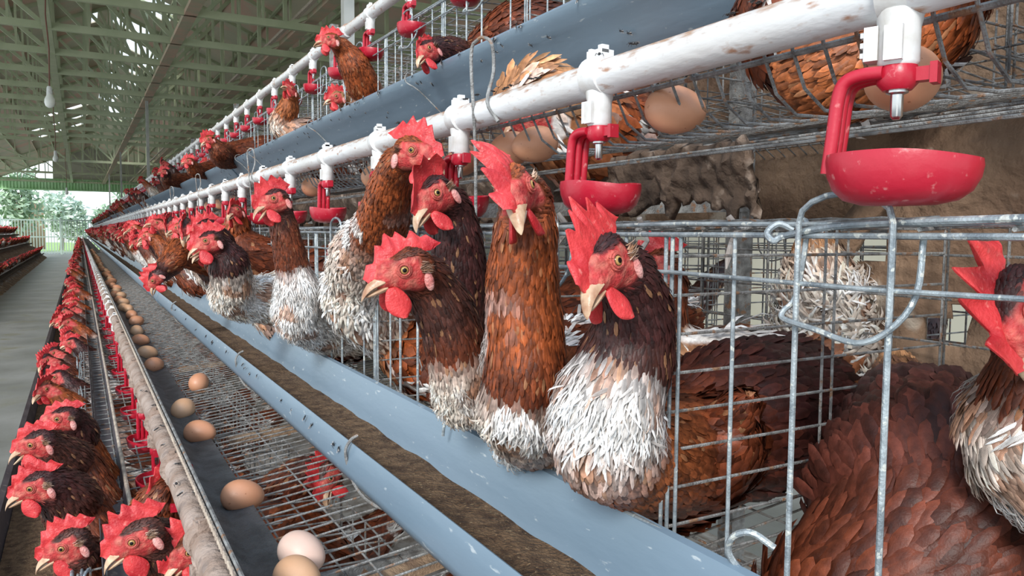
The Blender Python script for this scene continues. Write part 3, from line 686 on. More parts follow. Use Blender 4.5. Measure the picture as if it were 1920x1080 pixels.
def blob(H, c, r, nseg=14, ax=None, S=1.0, mi=0, col=None):
    m = MB(); vs = []; fs = []; nu, nv = nseg, nseg // 2 + 1; c = Vector(c)
    for i in range(nv + 1):
        ph = math.pi * i / nv
        for j in range(nu):
            th = 2 * math.pi * j / nu; p = Vector((r[0] * math.sin(ph) * math.cos(th), r[1] * math.sin(ph) * math.sin(th), r[2] * math.cos(ph)))
            if ax: p = ax @ p
            vs.append(H((c + p) * S))
    for i in range(nv):
        for j in range(nu): fs.append((i * nu + j, i * nu + (j + 1) % nu, (i + 1) * nu + (j + 1) % nu, (i + 1) * nu + j))
    m.add(vs, fs, mi, col); return m
def wattle_mb(H, side, L=.026, wd=.0115, S=1.0, swing=0.0):
    m = MB(); nu, nv = 12, 12; vs = []; fs = []
    for i in range(nv + 1):
        t = i / nv; wv = wd * (math.sin(math.pi * min(1, .12 + t * .88)) ** .55) * (.62 + .55 * t) if 0 < i < nv else wd * .25
        for j in range(nu):
            th = 2 * math.pi * j / nu
            vs.append(H(Vector((.014 - .004 * t + math.cos(th) * wv, side * (.0065 + .004 * t + swing * t * .01) + math.sin(th) * (.0022 + .0012 * t), -.011 - L * t)) * S))
    for i in range(nv):
        for j in range(nu): fs.append((i * nu + j, i * nu + (j + 1) % nu, (i + 1) * nu + (j + 1) % nu, (i + 1) * nu + j))
    fs.append(tuple(range(nu - 1, -1, -1))); fs.append(tuple(nv * nu + j for j in range(nu))); m.add(vs, fs); return m
def beak_mb(H, opening=0.0, S=1.0):
    m = MB(); n = 12; vs = []; fs = []; k = 11
    for i in range(k + 1):
        t = i / k; x = .019 + .027 * t - .003 * t ** 3; zc = -.0045 - .004 * t - .0085 * t ** 3
        rw = .0082 * (1 - t) ** .6 + .0006; rh = .0068 * (1 - t ** 1.8) + .0007
        for j in range(n):
            th = 2 * math.pi * j / n; s = math.sin(th); vs.append(H(Vector((x, math.cos(th) * rw, zc + s * rh * (1.0 if s > 0 else .35))) * S))
    for i in range(k):
        for j in range(n): fs.append((i * n + j, i * n + (j + 1) % n, (i + 1) * n + (j + 1) % n, (i + 1) * n + j))
    fs.append(tuple(range(n - 1, -1, -1))); fs.append(tuple(k * n + j for j in range(n))); m.add(vs, fs)
    lo = MB(); vs = []; fs = []; k = 8; a = -opening
    for i in range(k + 1):
        t = i / k; d = .021 * t; x = .017 + d * math.cos(a); zc = -.0105 + d * math.sin(a) - .0035 * t
        rw = .0062 * (1 - t) ** .5 + .0006; rh = .0036 * (1 - t) ** .5 + .0006
        for j in range(n):
            th = 2 * math.pi * j / n; s = math.sin(th); vs.append(H(Vector((x, math.cos(th) * rw, zc + s * rh * (.5 if s > 0 else 1))) * S))
    for i in range(k):
        for j in range(n): fs.append((i * n + j, i * n + (j + 1) % n, (i + 1) * n + (j + 1) % n, (i + 1) * n + j))
    fs.append(tuple(range(n - 1, -1, -1))); fs.append(tuple(k * n + j for j in range(n))); lo.add(vs, fs); return m, lo
def eye_mb(H, side, S=1.0):
    m = MB(); nu, nv = 20, 14; vs = []; fs = []; cols = []; R = .0046; c = Vector((0, side * .0128, .003)); ax = Vector((.22, side, .10)).normalized()
    u = ax.orthogonal().normalized(); v = ax.cross(u)
    for i in range(nv + 1):
        ph = math.pi * .62 * i / nv
        for j in range(nu):
            th = 2 * math.pi * j / nu; vs.append(H((c + (ax * math.cos(ph) + (u * math.cos(th) + v * math.sin(th)) * math.sin(ph)) * R) * S))
            deg = math.degrees(ph); cols.append((.004, .003, .003) if deg < 27 else ((.46, .27, .09) if deg < 46 else ((.28, .15, .06) if deg < 52 else (.03, .015, .01))))
    for i in range(nv):
        for j in range(nu): fs.append((i * nu + j, i * nu + (j + 1) % nu, (i + 1) * nu + (j + 1) % nu, (i + 1) * nu + j))
    m.add(vs, fs, 0, cols)
    rg = MB()
    for rr, th_, off in ((.0050, .0011, .0022), (.0066, .0010, .0010)):
        pts = [(c + ax * off + (u * math.cos(a) * (1.0) + v * math.sin(a)) * rr) * S for a in [2 * math.pi * q / 18 for q in range(19)]]
        rg.tube([H(p) for p in pts], th_ * S, 6, cap=False, col=(.50, .10, .08))
    return m, rg
def remeshed(mb, voxel, sm=4):
    me = mb.mesh('tmp', []); o = bpy.data.objects.new('tmp', me); COL.objects.link(o)
    r = o.modifiers.new('r', 'REMESH'); r.mode = 'VOXEL'; r.voxel_size = voxel
    s = o.modifiers.new('s', 'SMOOTH'); s.iterations = sm; s.factor = .5
    dg = bpy.context.evaluated_depsgraph_get(); dg.update(); ev = o.evaluated_get(dg)
    me2 = bpy.data.meshes.new_from_object(ev); COL.objects.unlink(o); bpy.data.objects.remove(o); bpy.data.meshes.remove(me)
    return me2
def make_hen(name, label, eye, fwd, up, neck, crown=RUSTD, group=None, comb=dict(), opening=0.0, wat=.026, q=2, seed=0, merge=False, origin=None, white=0.0, S=1.0, wild=1.0, fdens=1.0, tuft=True):
    """eye: point between the eyes; neck: [(point, radius, colour)...] from the nape to the tail"""
    rn = random.Random(seed * 7 + 3)
    F = Vector(fwd).normalized(); U = Vector(up); U = (U - F * U.dot(F)).normalized(); Y = U.cross(F); E = Vector(eye)
    org = Vector(origin) if origin is not None else Vector(neck[min(len(neck) - 1, 4)][0]) - Vector((0, 0, neck[min(len(neck) - 1, 4)][1]))
    H = lambda p: E + F * p[0] + Y * p[1] + U * p[2] - org
    Hi = lambda p: Vector(((p + org - E).dot(F), (p + org - E).dot(Y), (p + org - E).dot(U))) / S
    nape = H(Vector((-.012, 0, -.003)) * S) + org
    P = [nape] + [Vector(p) for p, r, c in neck]; R = [.0165 * S] + [r for p, r, c in neck]; Cc = [crown] + [c for p, r, c in neck]
    sub = 6 if q > 1 else 4; path = spline(P, sub); rad = []; cc = []
    for i in range(len(P) - 1):
        for j in range(sub): t = j / sub; t2 = t * t * (3 - 2 * t); rad.append(R[i] + (R[i + 1] - R[i]) * t2); cc.append(lerp(Cc[i], Cc[i + 1], t))
    rad.append(R[-1]); cc.append(Cc[-1])
    path = [p - org for p in path]
    # base solid
    b = MB(); b.tube(path, rad, 18 if q > 1 else 12)
    b.v = b.v
    Ht = H
    for c, r in (((-.009, 0, .001), (.0235, .0155, .0185)), ((.011, 0, -.002), (.0175, .0105, .0120)), ((.019, 0, -.004), (.011, .0078, .0085)), ((-.004, 0, -.008), (.018, .0135, .012)), ((-.016, 0, -.006), (.016, .0165, .019)), ((.006, .0, .010), (.016, .010, .006))):
        k = blob(Ht, c, r, 16, S=S); b.add(k.v, k.f)
    k = blob(lambda p: path[0] + Vector(p), (0, 0, 0), (rad[0],) * 3, 12); b.add(k.v, k.f)
    k = blob(lambda p: path[-1] + Vector(p), (0, 0, 0), (rad[-1],) * 3, 12); b.add(k.v, k.f)
    for i in range(3, len(path) - 1, 3):
        k = blob(lambda p, c=path[i]: c + Vector(p), (0, 0, 0), (rad[i] * .98,) * 3, 12); b.add(k.v, k.f)
    me = remeshed(b, .0032 if q > 1 else (.005 if q == 1 else .008), 5 if q > 1 else 2)
    n = len(me.vertices); co = [0.0] * (3 * n); me.vertices.foreach_get('co', co)
    import numpy as np
    V = np.array(co).reshape(-1, 3); PA = np.array([tuple(p) for p in path]); RA = np.array(rad)
    d = ((V[:, None, :] - PA[None]) ** 2).sum(2) ** .5 / (RA[None] + .01); near = d.argmin(1)
    cols = []; face = np.zeros(n)
    for i in range(n):
        p = Vector(V[i]); h = Hi(p); ns = noise.noise(p * 60)
        f = 0.0
        if h.x > -.022 - .002 * ns and h.length < .05:
            # red bare face: front and cheeks, not the crown behind the comb
            fx = smooth(-.021, -.015, h.x + .002 * ns); top_ = 1 - smooth(.010, .014, h.z + .0015 * ns - max(0, h.x - .006) * 1.5)
            bot = smooth(-.024, -.018, h.z + .003 * ns)
            f = fx * top_ * bot
        face[i] = f
        base = cc[near[i]]; b2 = 1 + .35 * ns; base = tuple(x * b2 for x in base)
        if sum(base) > .9 and q > 0:
            base = lerp(base, lerp(RUST, TAN, .5 + .5 * noise.noise(p * 90)), .75 * smooth(.05, .30, noise.noise(p * 26 + Vector((seed * 3, 1, 0)))))
        if white > 0:
            wn_ = noise.noise(p * 22 + Vector((seed, 0, 0))); k = smooth(.35 - white * .5, .5 - white * .5, wn_) * smooth(.25, .5, near[i] / len(path)); base = lerp(base, WHITE, k)
        red = lerp((.46, .045, .045), (.58, .16, .12), smooth(-.2, .5, noise.noise(p * 170)))
        cols.append(lerp(base, red, f))
    body = bpy.data.objects.new('body', me); ca = me.color_attributes.new('Col', 'FLOAT_COLOR', 'POINT'); buf = []
    for c in cols: buf.extend((*c, 0.0))
    ca.data.foreach_set('color', buf); me.polygons.foreach_set('use_smooth', [True] * len(me.polygons))
    # skin on the face, plumage skin elsewhere
    me.materials.clear(); me.materials.append(M['skin']); me.materials.append(M['feather'])
    mi = [0 if sum(face[v] for v in pl.vertices) / len(pl.vertices) > .5 else 1 for pl in me.polygons]; me.polygons.foreach_set('material_index', mi); me.update()
    # feathers
    fm = MB(); L = len(path)
    dens = {2: 1.0, 1: .42, 0: .16}[q] * fdens
    for pl in me.polygons:
        vi = pl.vertices; fc = sum(face[v] for v in vi) / len(vi)
        if fc > .25: continue
        c = pl.center; k = int(near[vi[0]]); t = k / (L - 1); h = Hi(c)
        if h.x > .012 and h.length < .05: continue
        headish = h.length < .034
        r = rad[k]
        if headish: l, wd, per = .0075, .0030, 5e-6
        else:
            l = .013 + .021 * smooth(.02, .09, r); wd = .0038 + .0105 * smooth(.028, .085, r) ** 1.2; per = (l * wd) * .25
        if q < 2: l *= 1.4; wd *= 1.6
        if q == 0: wd *= 1.5
        lam = pl.area / per * dens * (1.0 + (1.5 * smooth(.35, .7, sum(cols[vi[0]]) / 3) if q > 1 else 0))
        cnt = int(lam) + (1 if rn.random() < lam - int(lam) else 0)
        if not cnt: continue
        N = pl.normal.copy(); tg = (path[min(k + 2, L - 1)] - path[max(k - 2, 0)]).normalized() if not headish else (-F * .8 - U * .35)
        vsx = [me.vertices[v].co for v in vi]
        for _ in range(cnt):
            a, b_ = rn.random(), rn.random(); p = vsx[0].lerp(vsx[1], a).lerp(vsx[3 if len(vsx) > 3 else 2].lerp(vsx[2], a), b_)
            base = cols[vi[0]]; fl = smooth(.35, .7, sum(base) / 3)        # pale down is looser
            T = tg + Vector((0, 0, -.25 * (1 - headish))) + Vector((rn.gauss(0, 1), rn.gauss(0, 1), rn.gauss(0, 1))) * (.10 + .28 * fl) * wild
            T = (T - N * T.dot(N)); 
            if T.length < 1e-4: continue
            T.normalize(); Bn = N.cross(T).normalized(); lift = rn.uniform(.04, .22) + .40 * fl * rn.random() * wild
            ll = l * rn.uniform(.7, 1.25) * (1 + .15 * fl); w2 = wd * rn.uniform(.7, 1.15) * (1 - .62 * fl)
            sh = rn.uniform(.5, 1.6) * (1 + .35 * noise.noise(p * 35)); col = tuple(min(1, x * sh) for x in base)
            if rn.random() < .04 * wild and not headish and r < .06: col = lerp(col, TAN, .5)
            cen = tuple(x * .74 for x in col) if fl < .5 else col; tip = tuple(min(1, x * 1.2 + .004) for x in col)
            D1 = (T * math.cos(lift) + N * math.sin(lift)); D2 = (T * math.cos(lift * .2) - N * .05).normalized()
            p0 = p + N * .0004; p1 = p0 + D1 * ll * .35; p2 = p1 + (D1 + D2).normalized() * ll * .35; p3 = p2 + D2 * ll * .3
            if q == 0:
                fm.add([p0, p1 + Bn * w2 * .5, p3, p1 - Bn * w2 * .5], [(0, 1, 2, 3)], 0, [col, col, tip, col])
            else:
                cu = N * w2 * .12; off = rn.random(); vv = [p0]; cl = [(*cen, off)]
                for tt, wf in ((.22, .38), (.52, .50), (.80, .40)) if q > 1 else ((.35, .48), (.72, .48)):
                    pc = p + N * .0004 + D1 * ll * min(tt, .5) + (D1 + D2).normalized() * ll * max(0, tt - .5)
                    ph = off + tt * ll * 1000; sd = ph - w2 * wf * 1000 * .9; ce = lerp(col, tip, tt); cm = lerp(cen, tip, max(0, tt - .4))
                    vv += [pc + Bn * w2 * wf - cu, pc + N * w2 * .05, pc - Bn * w2 * wf - cu]; cl += [(*ce, sd), (*cm, ph), (*ce, sd)]
                vv.append(p0 + (D1 + D2).normalized() * ll * .98); cl.append((*tip, off + ll * 1000)); kk = (len(vv) - 2) // 3
                ff = [(0, 1, 2), (0, 2, 3)]
                for z in range(kk - 1): o_ = 1 + z * 3; ff += [(o_, o_ + 3, o_ + 4, o_ + 1), (o_ + 1, o_ + 4, o_ + 5, o_ + 2)]
                o_ = 1 + (kk - 1) * 3; e_ = len(vv) - 1; ff += [(o_, e_, o_ + 1), (o_ + 1, e_, o_ + 2)]
                fm.add(vv, ff, 0, cl)
    parts = []
    parts.append(('comb', comb_mb(H, seed=seed, S=S, **comb), 'comb', None))
    for s in (1, -1): parts.append(('wattle', wattle_mb(H, s, L=wat, wd=wat * .45, S=S, swing=rn.uniform(-.3, .5)), 'comb', None))
    up_, lo_ = beak_mb(H, opening, S); parts.append(('beak', up_, 'beak', None)); parts.append(('lower_beak', lo_, 'beak', None))
    for s in (1, -1):
        e, rg = eye_mb(H, s, S); parts.append(('eye', e, 'eye', rg))
        lb_ = blob(H, (-.0205, s * .0155, -.014), (.0048, .0030, .0095), 12, S=S); parts.append(('ear_lobe', lb_, 'lobe', None))
    if q > 1 and tuft:
        for s in (1, -1):
            tm = MB()
            for i in range(70):
                p = H(Vector((-.0175 + rn.gauss(0, .0016), s * .0160, -.0005 + rn.gauss(0, .0022))) * S); dd = (-F * .9 + Y * s * rn.uniform(.15, .6) + U * rn.gauss(0, .35)).normalized(); e = dd * .008 * rn.uniform(.6, 1.2); bb = dd.cross(U).normalized() * .0006
                tm.add([p - bb * 2, p + bb * 2, p + e], [(0, 1, 2)], 0, lerp(TAN, CREAM, rn.random() * .7))
            parts.append(('ear_tuft', tm, 'feather', None))
    if merge:
        bm = MB(); bm.vc = True; names = ['skin', 'feather', 'comb', 'beak', 'eye', 'lobe']
        bm.v = [tuple(v.co) for v in me.vertices]; bm.c = [tuple(c) for c in cols]; bm.f = [tuple(p.vertices) for p in me.polygons]; bm.m = list(mi); bm.sm = [True] * len(bm.f)
        def ap(x, i_): bm.add(x.v, x.f, i_, x.c if x.vc else None)
        ap(fm, 1)
        for nm_, a, mt, rg in parts:
            ap(a, names.index(mt)); 
            if rg: ap(rg, 0)
        me3 = bm.mesh(name, [M[x] for x in names]); o = bpy.data.objects.new(name, me3); COL.objects.link(o); o.location = org
        bpy.data.meshes.remove(me); return tag(o, label, 'hen', group)
    t = thing(name, label, 'hen', org, group)
    COL.objects.link(body); body.parent = t
    fo = bpy.data.objects.new('plumage', fm.mesh('plumage', [M['feather']])); COL.objects.link(fo); fo.parent = t
    for nm_, a, mt, rg in parts:
        o = a.obj(nm_, M[mt], t)
        if rg: rg.obj('eyelid', M['skin'], o)
    return t
def inside(x, y, z, r=.075, c=RUSTD, tail=True, dx=.16, dy=0.0):
    """trunk and tail of a hen standing in the cage, chest at x, y, z"""
    o = [((x, y, z), r * .92, c), ((x + dx * .6, y + dy * .6, z - .005), r * 1.12, c), ((x + dx * 1.1, y + dy, z + .01), r * .8, c), ((x + dx * 1.35, y + dy * 1.25, z + .05), r * .35, c)]
    return o
hs = 0
def hen(label, ex, fw, upv, nk, tail, **kw):
    global hs; hs += 1
    ne = [(W(*p[:3]), p[3], p[4]) for p in nk] + tail
    kw.setdefault('seed', hs)
    return make_hen('hen', label, W(*ex), D(*fw), D(*upv), ne, **kw)
E_ = dict
# --- middle tier, right to left
hen('hen cut off by the right edge, only its red comb and downturned beak showing', (1908, 596, .46), (-.20, -.92, -.34), (-.75, .45, -.1),
    [(1945, 575, .49, .026, DARK), (1985, 640, .52, .038, RUSTD), (1985, 740, .52, .045, RUSTD), (1965, 860, .52, .042, CREAM)], [((.54, .05, -.19), .065, RUSTD), ((.62, .06, -.2), .07, RUSTD), ((.72, .08, -.16), .04, RUSTD)], comb=E_(h=.042, lean=.2, nn=4, tp=.8), crown=DARK, white=.4)
hen('brown hen inside the nearest cage turned away, its back filling the lower right corner', (1560, 1320, .50), (-.9, -.4, -.2), (0, 1, 0),
    [(1500, 1330, .62, .03, RUSTD), (1610, 1190, .62, .085, RUSTD), (1745, 1060, .63, .098, (.105, .027, .015)), (1750, 950, .67, .104, (.095, .025, .016)), (1725, 840, .74, .080, (.060, .024, .022)), (1695, 765, .80, .045, (.10, .04, .035)), (1682, 700, .84, .024, TAN)], [], crown=RUSTD, wild=1.2, white=.0)
hen('dark-necked hen with tall upright comb and snow-white chest, foremost at the middle trough', (1128, 502, .55), (-.46, -.50, -.74), (-.28, 1, -.12),
    [(1170, 520, .585, .024, DARK), (1188, 590, .61, .031, DARK), (1175, 670, .62, .037, DARKB), (1142, 762, .615, .042, WHITE), (1150, 836, .65, .046, ORANGE), (1255, 845, .78, .062, RUSTD), (1375, 790, .87, .088, DARK), (1470, 760, .94, .088, DARK), (1550, 720, 1.0, .05, DARKB)], [(W(1590, 640, 1.05), .018, TAN)], crown=DARK, comb=E_(h=.038, lean=-.12, nn=6, tp=.5), white=0.0, wat=.027)
hen('rust hen facing straight ahead with pale beak and comb flopped to one side', (966, 362, .62), (-.02, -.50, -.86), (-.30, 1, -.1),
    [(985, 380, .655, .022, RUSTD), (985, 440, .665, .027, RUST), (980, 520, .68, .031, RUST), (984, 610, .69, .034, RUST), (985, 700, .70, .037, RUSTD), (978, 765, .73, .040, CREAM), (1010, 780, .84, .055, ORANGE)], [((.50, .80, -.19), .075, RUSTD), ((.62, .84, -.18), .08, RUSTD), ((.74, .86, -.13), .05, RUSTD)], crown=RUST, comb=E_(h=.040, lean=-.55, nn=6, tp=.62), white=.18)
hen('hen in profile with amber eye, head thrust out over the trough, comb folded low', (750, 508, .72), (-.86, -.30, -.42), (-.10, 1, -.25),
    [(798, 528, .755, .0245, DARKB), (832, 580, .775, .029, DARKB), (852, 640, .79, .030, RUSTD), (862, 705, .81, .029, CREAM), (880, 745, .87, .034, CREAM)], [((.47, .88, -.18), .06, RUSTD), ((.58, .93, -.19), .07, RUSTD), ((.70, .95, -.14), .045, RUSTD)], crown=RUSTD, comb=E_(h=.024, lean=-.55, nn=6), wat=.030, white=.1)
hen('dark brown hen above the profile hen, looking down with red wattle hanging', (806, 372, .83), (-.48, -.60, -.66), (-.40, 1, -.2),
    [(842, 392, .87, .0245, DARK), (856, 450, .885, .029, DARK), (862, 520, .90, .032, DARK), (862, 590, .92, .034, DARKB), (860, 640, .96, .036, RUST)], [((.50, .93, -.13), .06, RUSTD), ((.60, .98, -.16), .075, RUSTD), ((.72, 1.0, -.10), .05, RUSTD)], crown=DARK, comb=E_(h=.032, lean=.45, nn=4, tp=.35), wat=.026)
hen('rust hen looking right, beak close under the white pipe', (783, 288, .93), (.84, -.26, -.40), (0, 1, -.1),
    [(745, 315, .98, .023, RUST), (730, 365, 1.03, .030, RUST), (714, 425, 1.12, .038, RUST), (684, 490, 1.27, .055, CREAM), (690, 560, 1.38, .072, CREAM), (745, 600, 1.46, .07, TAN)], [(W(790, 590, 1.55), .045, RUSTD)], crown=RUST, comb=E_(h=.030, lean=.15, nn=5), wat=.024, white=.15)
hen('slim-necked hen with open beak and fluffy white breast standing at its cage front', (508, 379, 1.30), (-.62, -.38, -.62), (-.25, 1, 0),
    [(525, 398, 1.33, .021, DARKB), (535, 440, 1.34, .024, RUSTD), (546, 490, 1.36, .028, RUSTD), (558, 545, 1.38, .037, WHITE), (562, 600, 1.42, .040, WHITE)], [((.46, 1.52, -.19), .055, CREAM), ((.58, 1.54, -.18), .07, RUSTD), ((.70, 1.55, -.12), .045, RUSTD)], crown=DARK, comb=E_(h=.032, lean=.1), opening=.38, white=.25)
hen('dark-necked hen in profile with bright comb, low at the trough left of the open-beaked hen', (386, 456, 1.46), (-.80, -.42, -.42), (-.2, 1, 0),
    [(410, 466, 1.49, .026, DARK), (428, 492, 1.51, .037, DARK), (436, 530, 1.54, .040, CREAM), (446, 560, 1.60, .042, CREAM)], [((.42, 1.72, -.15), .06, CREAM), ((.54, 1.74, -.17), .075, RUSTD), ((.68, 1.75, -.10), .045, RUSTD)], crown=DARK, comb=E_(h=.028, lean=.1, nn=6), wat=.028, white=.3)
hen('hen with tall split comb just behind the dark-necked hen', (379, 430, 1.72), (-.75, -.35, -.55), (-.2, 1, 0),
    [(397, 436, 1.74, .024, DARK), (412, 456, 1.77, .032, DARK), (424, 495, 1.81, .04, RUSTD)], inside(.44, 2.0, -.12), crown=DARK, comb=E_(h=.029, lean=.05, tp=.7), q=1)
hen('hen with its head down in the feed, brown neck across the trough', (290, 526, 2.1), (-.45, -.88, 0), (-.8, .4, -.3),
    [(302, 512, 2.13, .026, DARKB), (322, 492, 2.17, .034, RUST), (342, 474, 2.24, .042, RUST)], inside(.42, 2.5, -.10), crown=DARK, q=1)
hen('small rust hen head seen between two red drinkers, facing front', (437, 398, 2.0), (-.1, -.25, -.95), (-.3, 1, 0),
    [(442, 404, 2.04, .024, RUST), (445, 425, 2.05, .034, RUST), (448, 450, 2.07, .04, RUSTD)], inside(.50, 2.0, -.12), q=1, comb=E_(h=.024, lean=.5))
# hens standing inside the middle cages
def inner(label, x, y, z, ang, col, ccol, seed, low=.0, q=1, white=.2, hd=.13):
    dx, dy = math.cos(ang), math.sin(ang)
    ne = [((x + dx * .045, y + dy * .045, z + hd * .8), .024, col), ((x + dx * .055, y + dy * .055, z + hd * .45), .036, col), ((x + dx * .045, y + dy * .045, z), .062, ccol), ((x - dx * .04, y - dy * .04, z - .025), .078, col), ((x - dx * .12, y - dy * .12, z - .005), .058, col), ((x - dx * .17, y - dy * .17, z + .05), .022, ccol)]
    return make_hen('hen', label, (x + dx * .065, y + dy * .065, z + hd), (dx, dy, -.25), (0, 0, 1), ne, seed=seed, q=q, crown=col, white=white)
hen('fluffy cream and tan hen turned away at the back of the nearest cage', (1700, 560, 1.22), (.6, -.1, .7), (0, 1, 0),
    [(1685, 590, 1.2, .026, TAN), (1660, 640, 1.15, .045, TAN), (1620, 700, 1.08, .075, CREAM), (1570, 640, 1.0, .075, CREAM), (1545, 560, .97, .055, CREAM), (1530, 480, .97, .030, TAN), (1525, 440, .98, .012, TAN)], [], q=2, white=.4, wild=1.6)
inner('brown hen at the back of the second middle cage', .70, .74, -.17, 2.3, RUSTD, TAN, 42)
inner('brown hen at the back of the third middle cage', .68, 1.16, -.17, 1.6, RUSTD, CREAM, 43)
inner('brown hen standing in the fourth middle cage behind the wire clip', .60, 1.42, -.18, 2.5, RUST, CREAM, 44, white=.4)
inner('brown hen at the back of the fifth middle cage', .62, 1.85, -.18, 2.9, RUSTD, TAN, 45)
inner('brown hen flank pressed against the bars of the third middle cage', .545, 1.07, -.20, 4.6, RUSTD, RUST, 46, white=.1, hd=.06)
inner('rust hen flank pressed against the bars of the fourth middle cage', .55, 1.36, -.20, 1.8, RUST, TAN, 47, white=.2, hd=.06)
inner('brown hen flank seen through the bars of the second middle cage', .56, .70, -.22, 1.5, RUSTD, RUSTD, 48, white=.0, hd=.04)
inner('brown hen flank seen through the bars of the fifth middle cage', .55, 1.80, -.20, 1.4, RUSTD, RUST, 49, white=.1, hd=.05)
# top tier
hen('rust hen craning its neck over the top tier pipe', (615, 76, 2.05), (-.90, -.18, -.38), (-.25, 1, 0),
    [(642, 92, 2.09, .027, RUST), (663, 122, 2.12, .042, RUST), (680, 158, 2.16, .045, RUST), (690, 178, 2.2, .045, CREAM)], inside(.75, 2.15, .33, .07), crown=RUST, comb=E_(h=.026, lean=.2), q=2)
hen('dark red hen with head lowered over the top trough', (797, 98, 1.48), (-.45, -.55, -.70), (-.3, 1, 0),
    [(822, 96, 1.52, .027, DARK), (850, 105, 1.57, .036, DARKB), (885, 115, 1.64, .045, RUSTD)], inside(.80, 1.40, .41, .07), crown=DARK, q=2, comb=E_(h=.018, lean=.3))
hen('hen looking up under a red drinker on the top tier, pale face', (541, 168, 2.62), (-.35, .25, -.9), (-.2, 1, 0),
    [(545, 182, 2.66, .026, ORANGE), (540, 205, 2.68, .036, ORANGE), (528, 235, 2.72, .04, CREAM)], inside(.72, 2.75, .34, .065), crown=ORANGE, q=1)
hen('hen crouched inside a top cage, only its red face showing', (628, 184, 2.35), (-.8, -.3, -.5), (0, 1, 0),
    [(645, 186, 2.39, .026, TAN), (660, 192, 2.42, .04, TAN)], inside(.80, 2.35, .33, .065), crown=TAN, q=1)
hen('hen leaning right out of the top tier over the trough, brown back spread', (389, 263, 3.35), (-.60, -.45, -.60), (-.2, 1, 0),
    [(400, 270, 3.38, .027, RUSTD), (412, 284, 3.42, .045, RUSTD), (428, 292, 3.55, .06, RUSTD)], inside(.78, 3.8, .40, .06), crown=RUST, q=2, comb=E_(h=.034, lean=.1))
hen('hen on the top tier behind the leaning one, head turned left', (352, 303, 4.2), (-.85, -.2, -.4), (0, 1, 0), [(360, 309, 4.24, .026, RUST), (368, 320, 4.3, .04, RUSTD)], inside(.72, 4.8, .36, .065), q=1)
hen('small hen head over the top trough farther along', (306, 322, 5.2), (-.85, -.2, -.4), (0, 1, 0), [(312, 327, 5.24, .028, DARKB), (316, 337, 5.3, .04, RUSTD)], inside(.72, 6.0, .36, .065), q=1, crown=DARK)
# belly and head seen from below through the top tier egg tray
hen('hen sitting low on the top tier floor with orange belly fluff against the wires', (1840, -90, .74), (.6, .3, .5), (0, 1, 0),
    [(1810, -40, .76, .03, RUST), (1740, 30, .78, .05, RUST), (1600, 120, .78, .055, ORANGE), (1545, 120, .82, .05, ORANGE)], [((.80, .62, .22), .05, RUSTD)], q=2, wild=1.4, crown=RUST)
inner('hen peering down through the top tier egg tray beside two eggs', .60, .93, .175, 3.3, RUST, TAN, 51, hd=-.02, white=.1)
inner('dark hen standing above the nearest top tier egg', .74, .60, .235, 2.9, DARKB, RUSTD, 52)
inner('dark hen standing at the right end of the top tier floor', .76, .28, .24, 3.0, DARKB, RUSTD, 53)
inner('pale-rumped hen standing high at the very top of the picture', .80, .98, .44, 3.2, TAN, CREAM, 54, white=.5)
# bottom tier, left of the pipe
hen('topmost of the four near hens reaching left over the bottom trough', (110, 786, 1.32), (-.86, -.22, -.40), (-.1, 1, -.1), [(132, 790, 1.34, .026, DARK), (145, 812, 1.36, .033, DARK), (150, 850, 1.38, .038, RUST)], [((.06, 1.52, -.55), .055, RUST), ((.16, 1.52, -.60), .07, RUSTD), ((.28, 1.50, -.56), .05, RUSTD)], crown=DARK, comb=E_(h=.019, lean=-.2))
hen('second hen down at lower left with beak open', (63, 832, 1.2), (-.88, -.34, -.30), (-.1, 1, -.2), [(92, 838, 1.22, .027, DARKB), (122, 862, 1.25, .036, DARKB), (146, 892, 1.28, .042, RUSTD)], [((.06, 1.36, -.56), .055, RUST), ((.16, 1.36, -.60), .07, RUSTD), ((.28, 1.36, -.56), .05, RUSTD)], crown=DARK, comb=E_(h=.022, lean=-.1), opening=.3)
hen('third hen down at lower left with rounded bright comb and big wattle', (62, 913, 1.08), (-.86, -.36, -.32), (-.1, 1, -.2), [(96, 912, 1.10, .028, DARK), (130, 935, 1.13, .038, DARKB), (150, 975, 1.16, .043, RUSTD)], [((.06, 1.20, -.57), .055, RUST), ((.16, 1.2, -.60), .07, RUSTD), ((.28, 1.2, -.56), .05, RUSTD)], crown=DARK, comb=E_(h=.022, lean=-.05, nn=6), wat=.028)
hen('lowest hen at far left, pale comb, head partly below the picture', (120, 1024, 1.0), (-.84, -.42, -.35), (-.15, 1, -.2), [(146, 1036, 1.02, .026, DARKB), (160, 1070, 1.05, .036, RUST), (172, 1110, 1.08, .04, RUST)], [((.07, 1.02, -.58), .055, RUST), ((.17, 1.02, -.60), .07, RUSTD), ((.28, 1.02, -.56), .05, RUSTD)], crown=DARKB, comb=E_(h=.026, lean=-.1, nn=6))
hen('large-headed hen at the bottom between the dark channel and the grimy pipe', (250, 1012, .87), (-.76, -.48, -.36), (-.18, 1, -.2), [(292, 1018, .90, .028, DARKB), (318, 1060, .93, .036, RUSTD), (330, 1120, .96, .043, RUST)], [((.12, .98, -.58), .06, RUST), ((.22, .98, -.60), .07, RUSTD), ((.32, .98, -.56), .05, RUSTD)], crown=DARKB, comb=E_(h=.030, lean=-.1, nn=6), wat=.030)
hen('hen half hidden under the grimy pipe at the bottom', (352, 1035, .90), (-.62, -.55, -.5), (-.25, 1, -.1), [(375, 1025, .94, .026, RUSTD), (395, 1060, .97, .036, RUSTD)], [((.24, .93, -.58), .055, RUST), ((.32, .93, -.60), .06, RUSTD)], crown=RUSTD, comb=E_(h=.032, lean=0, nn=6))
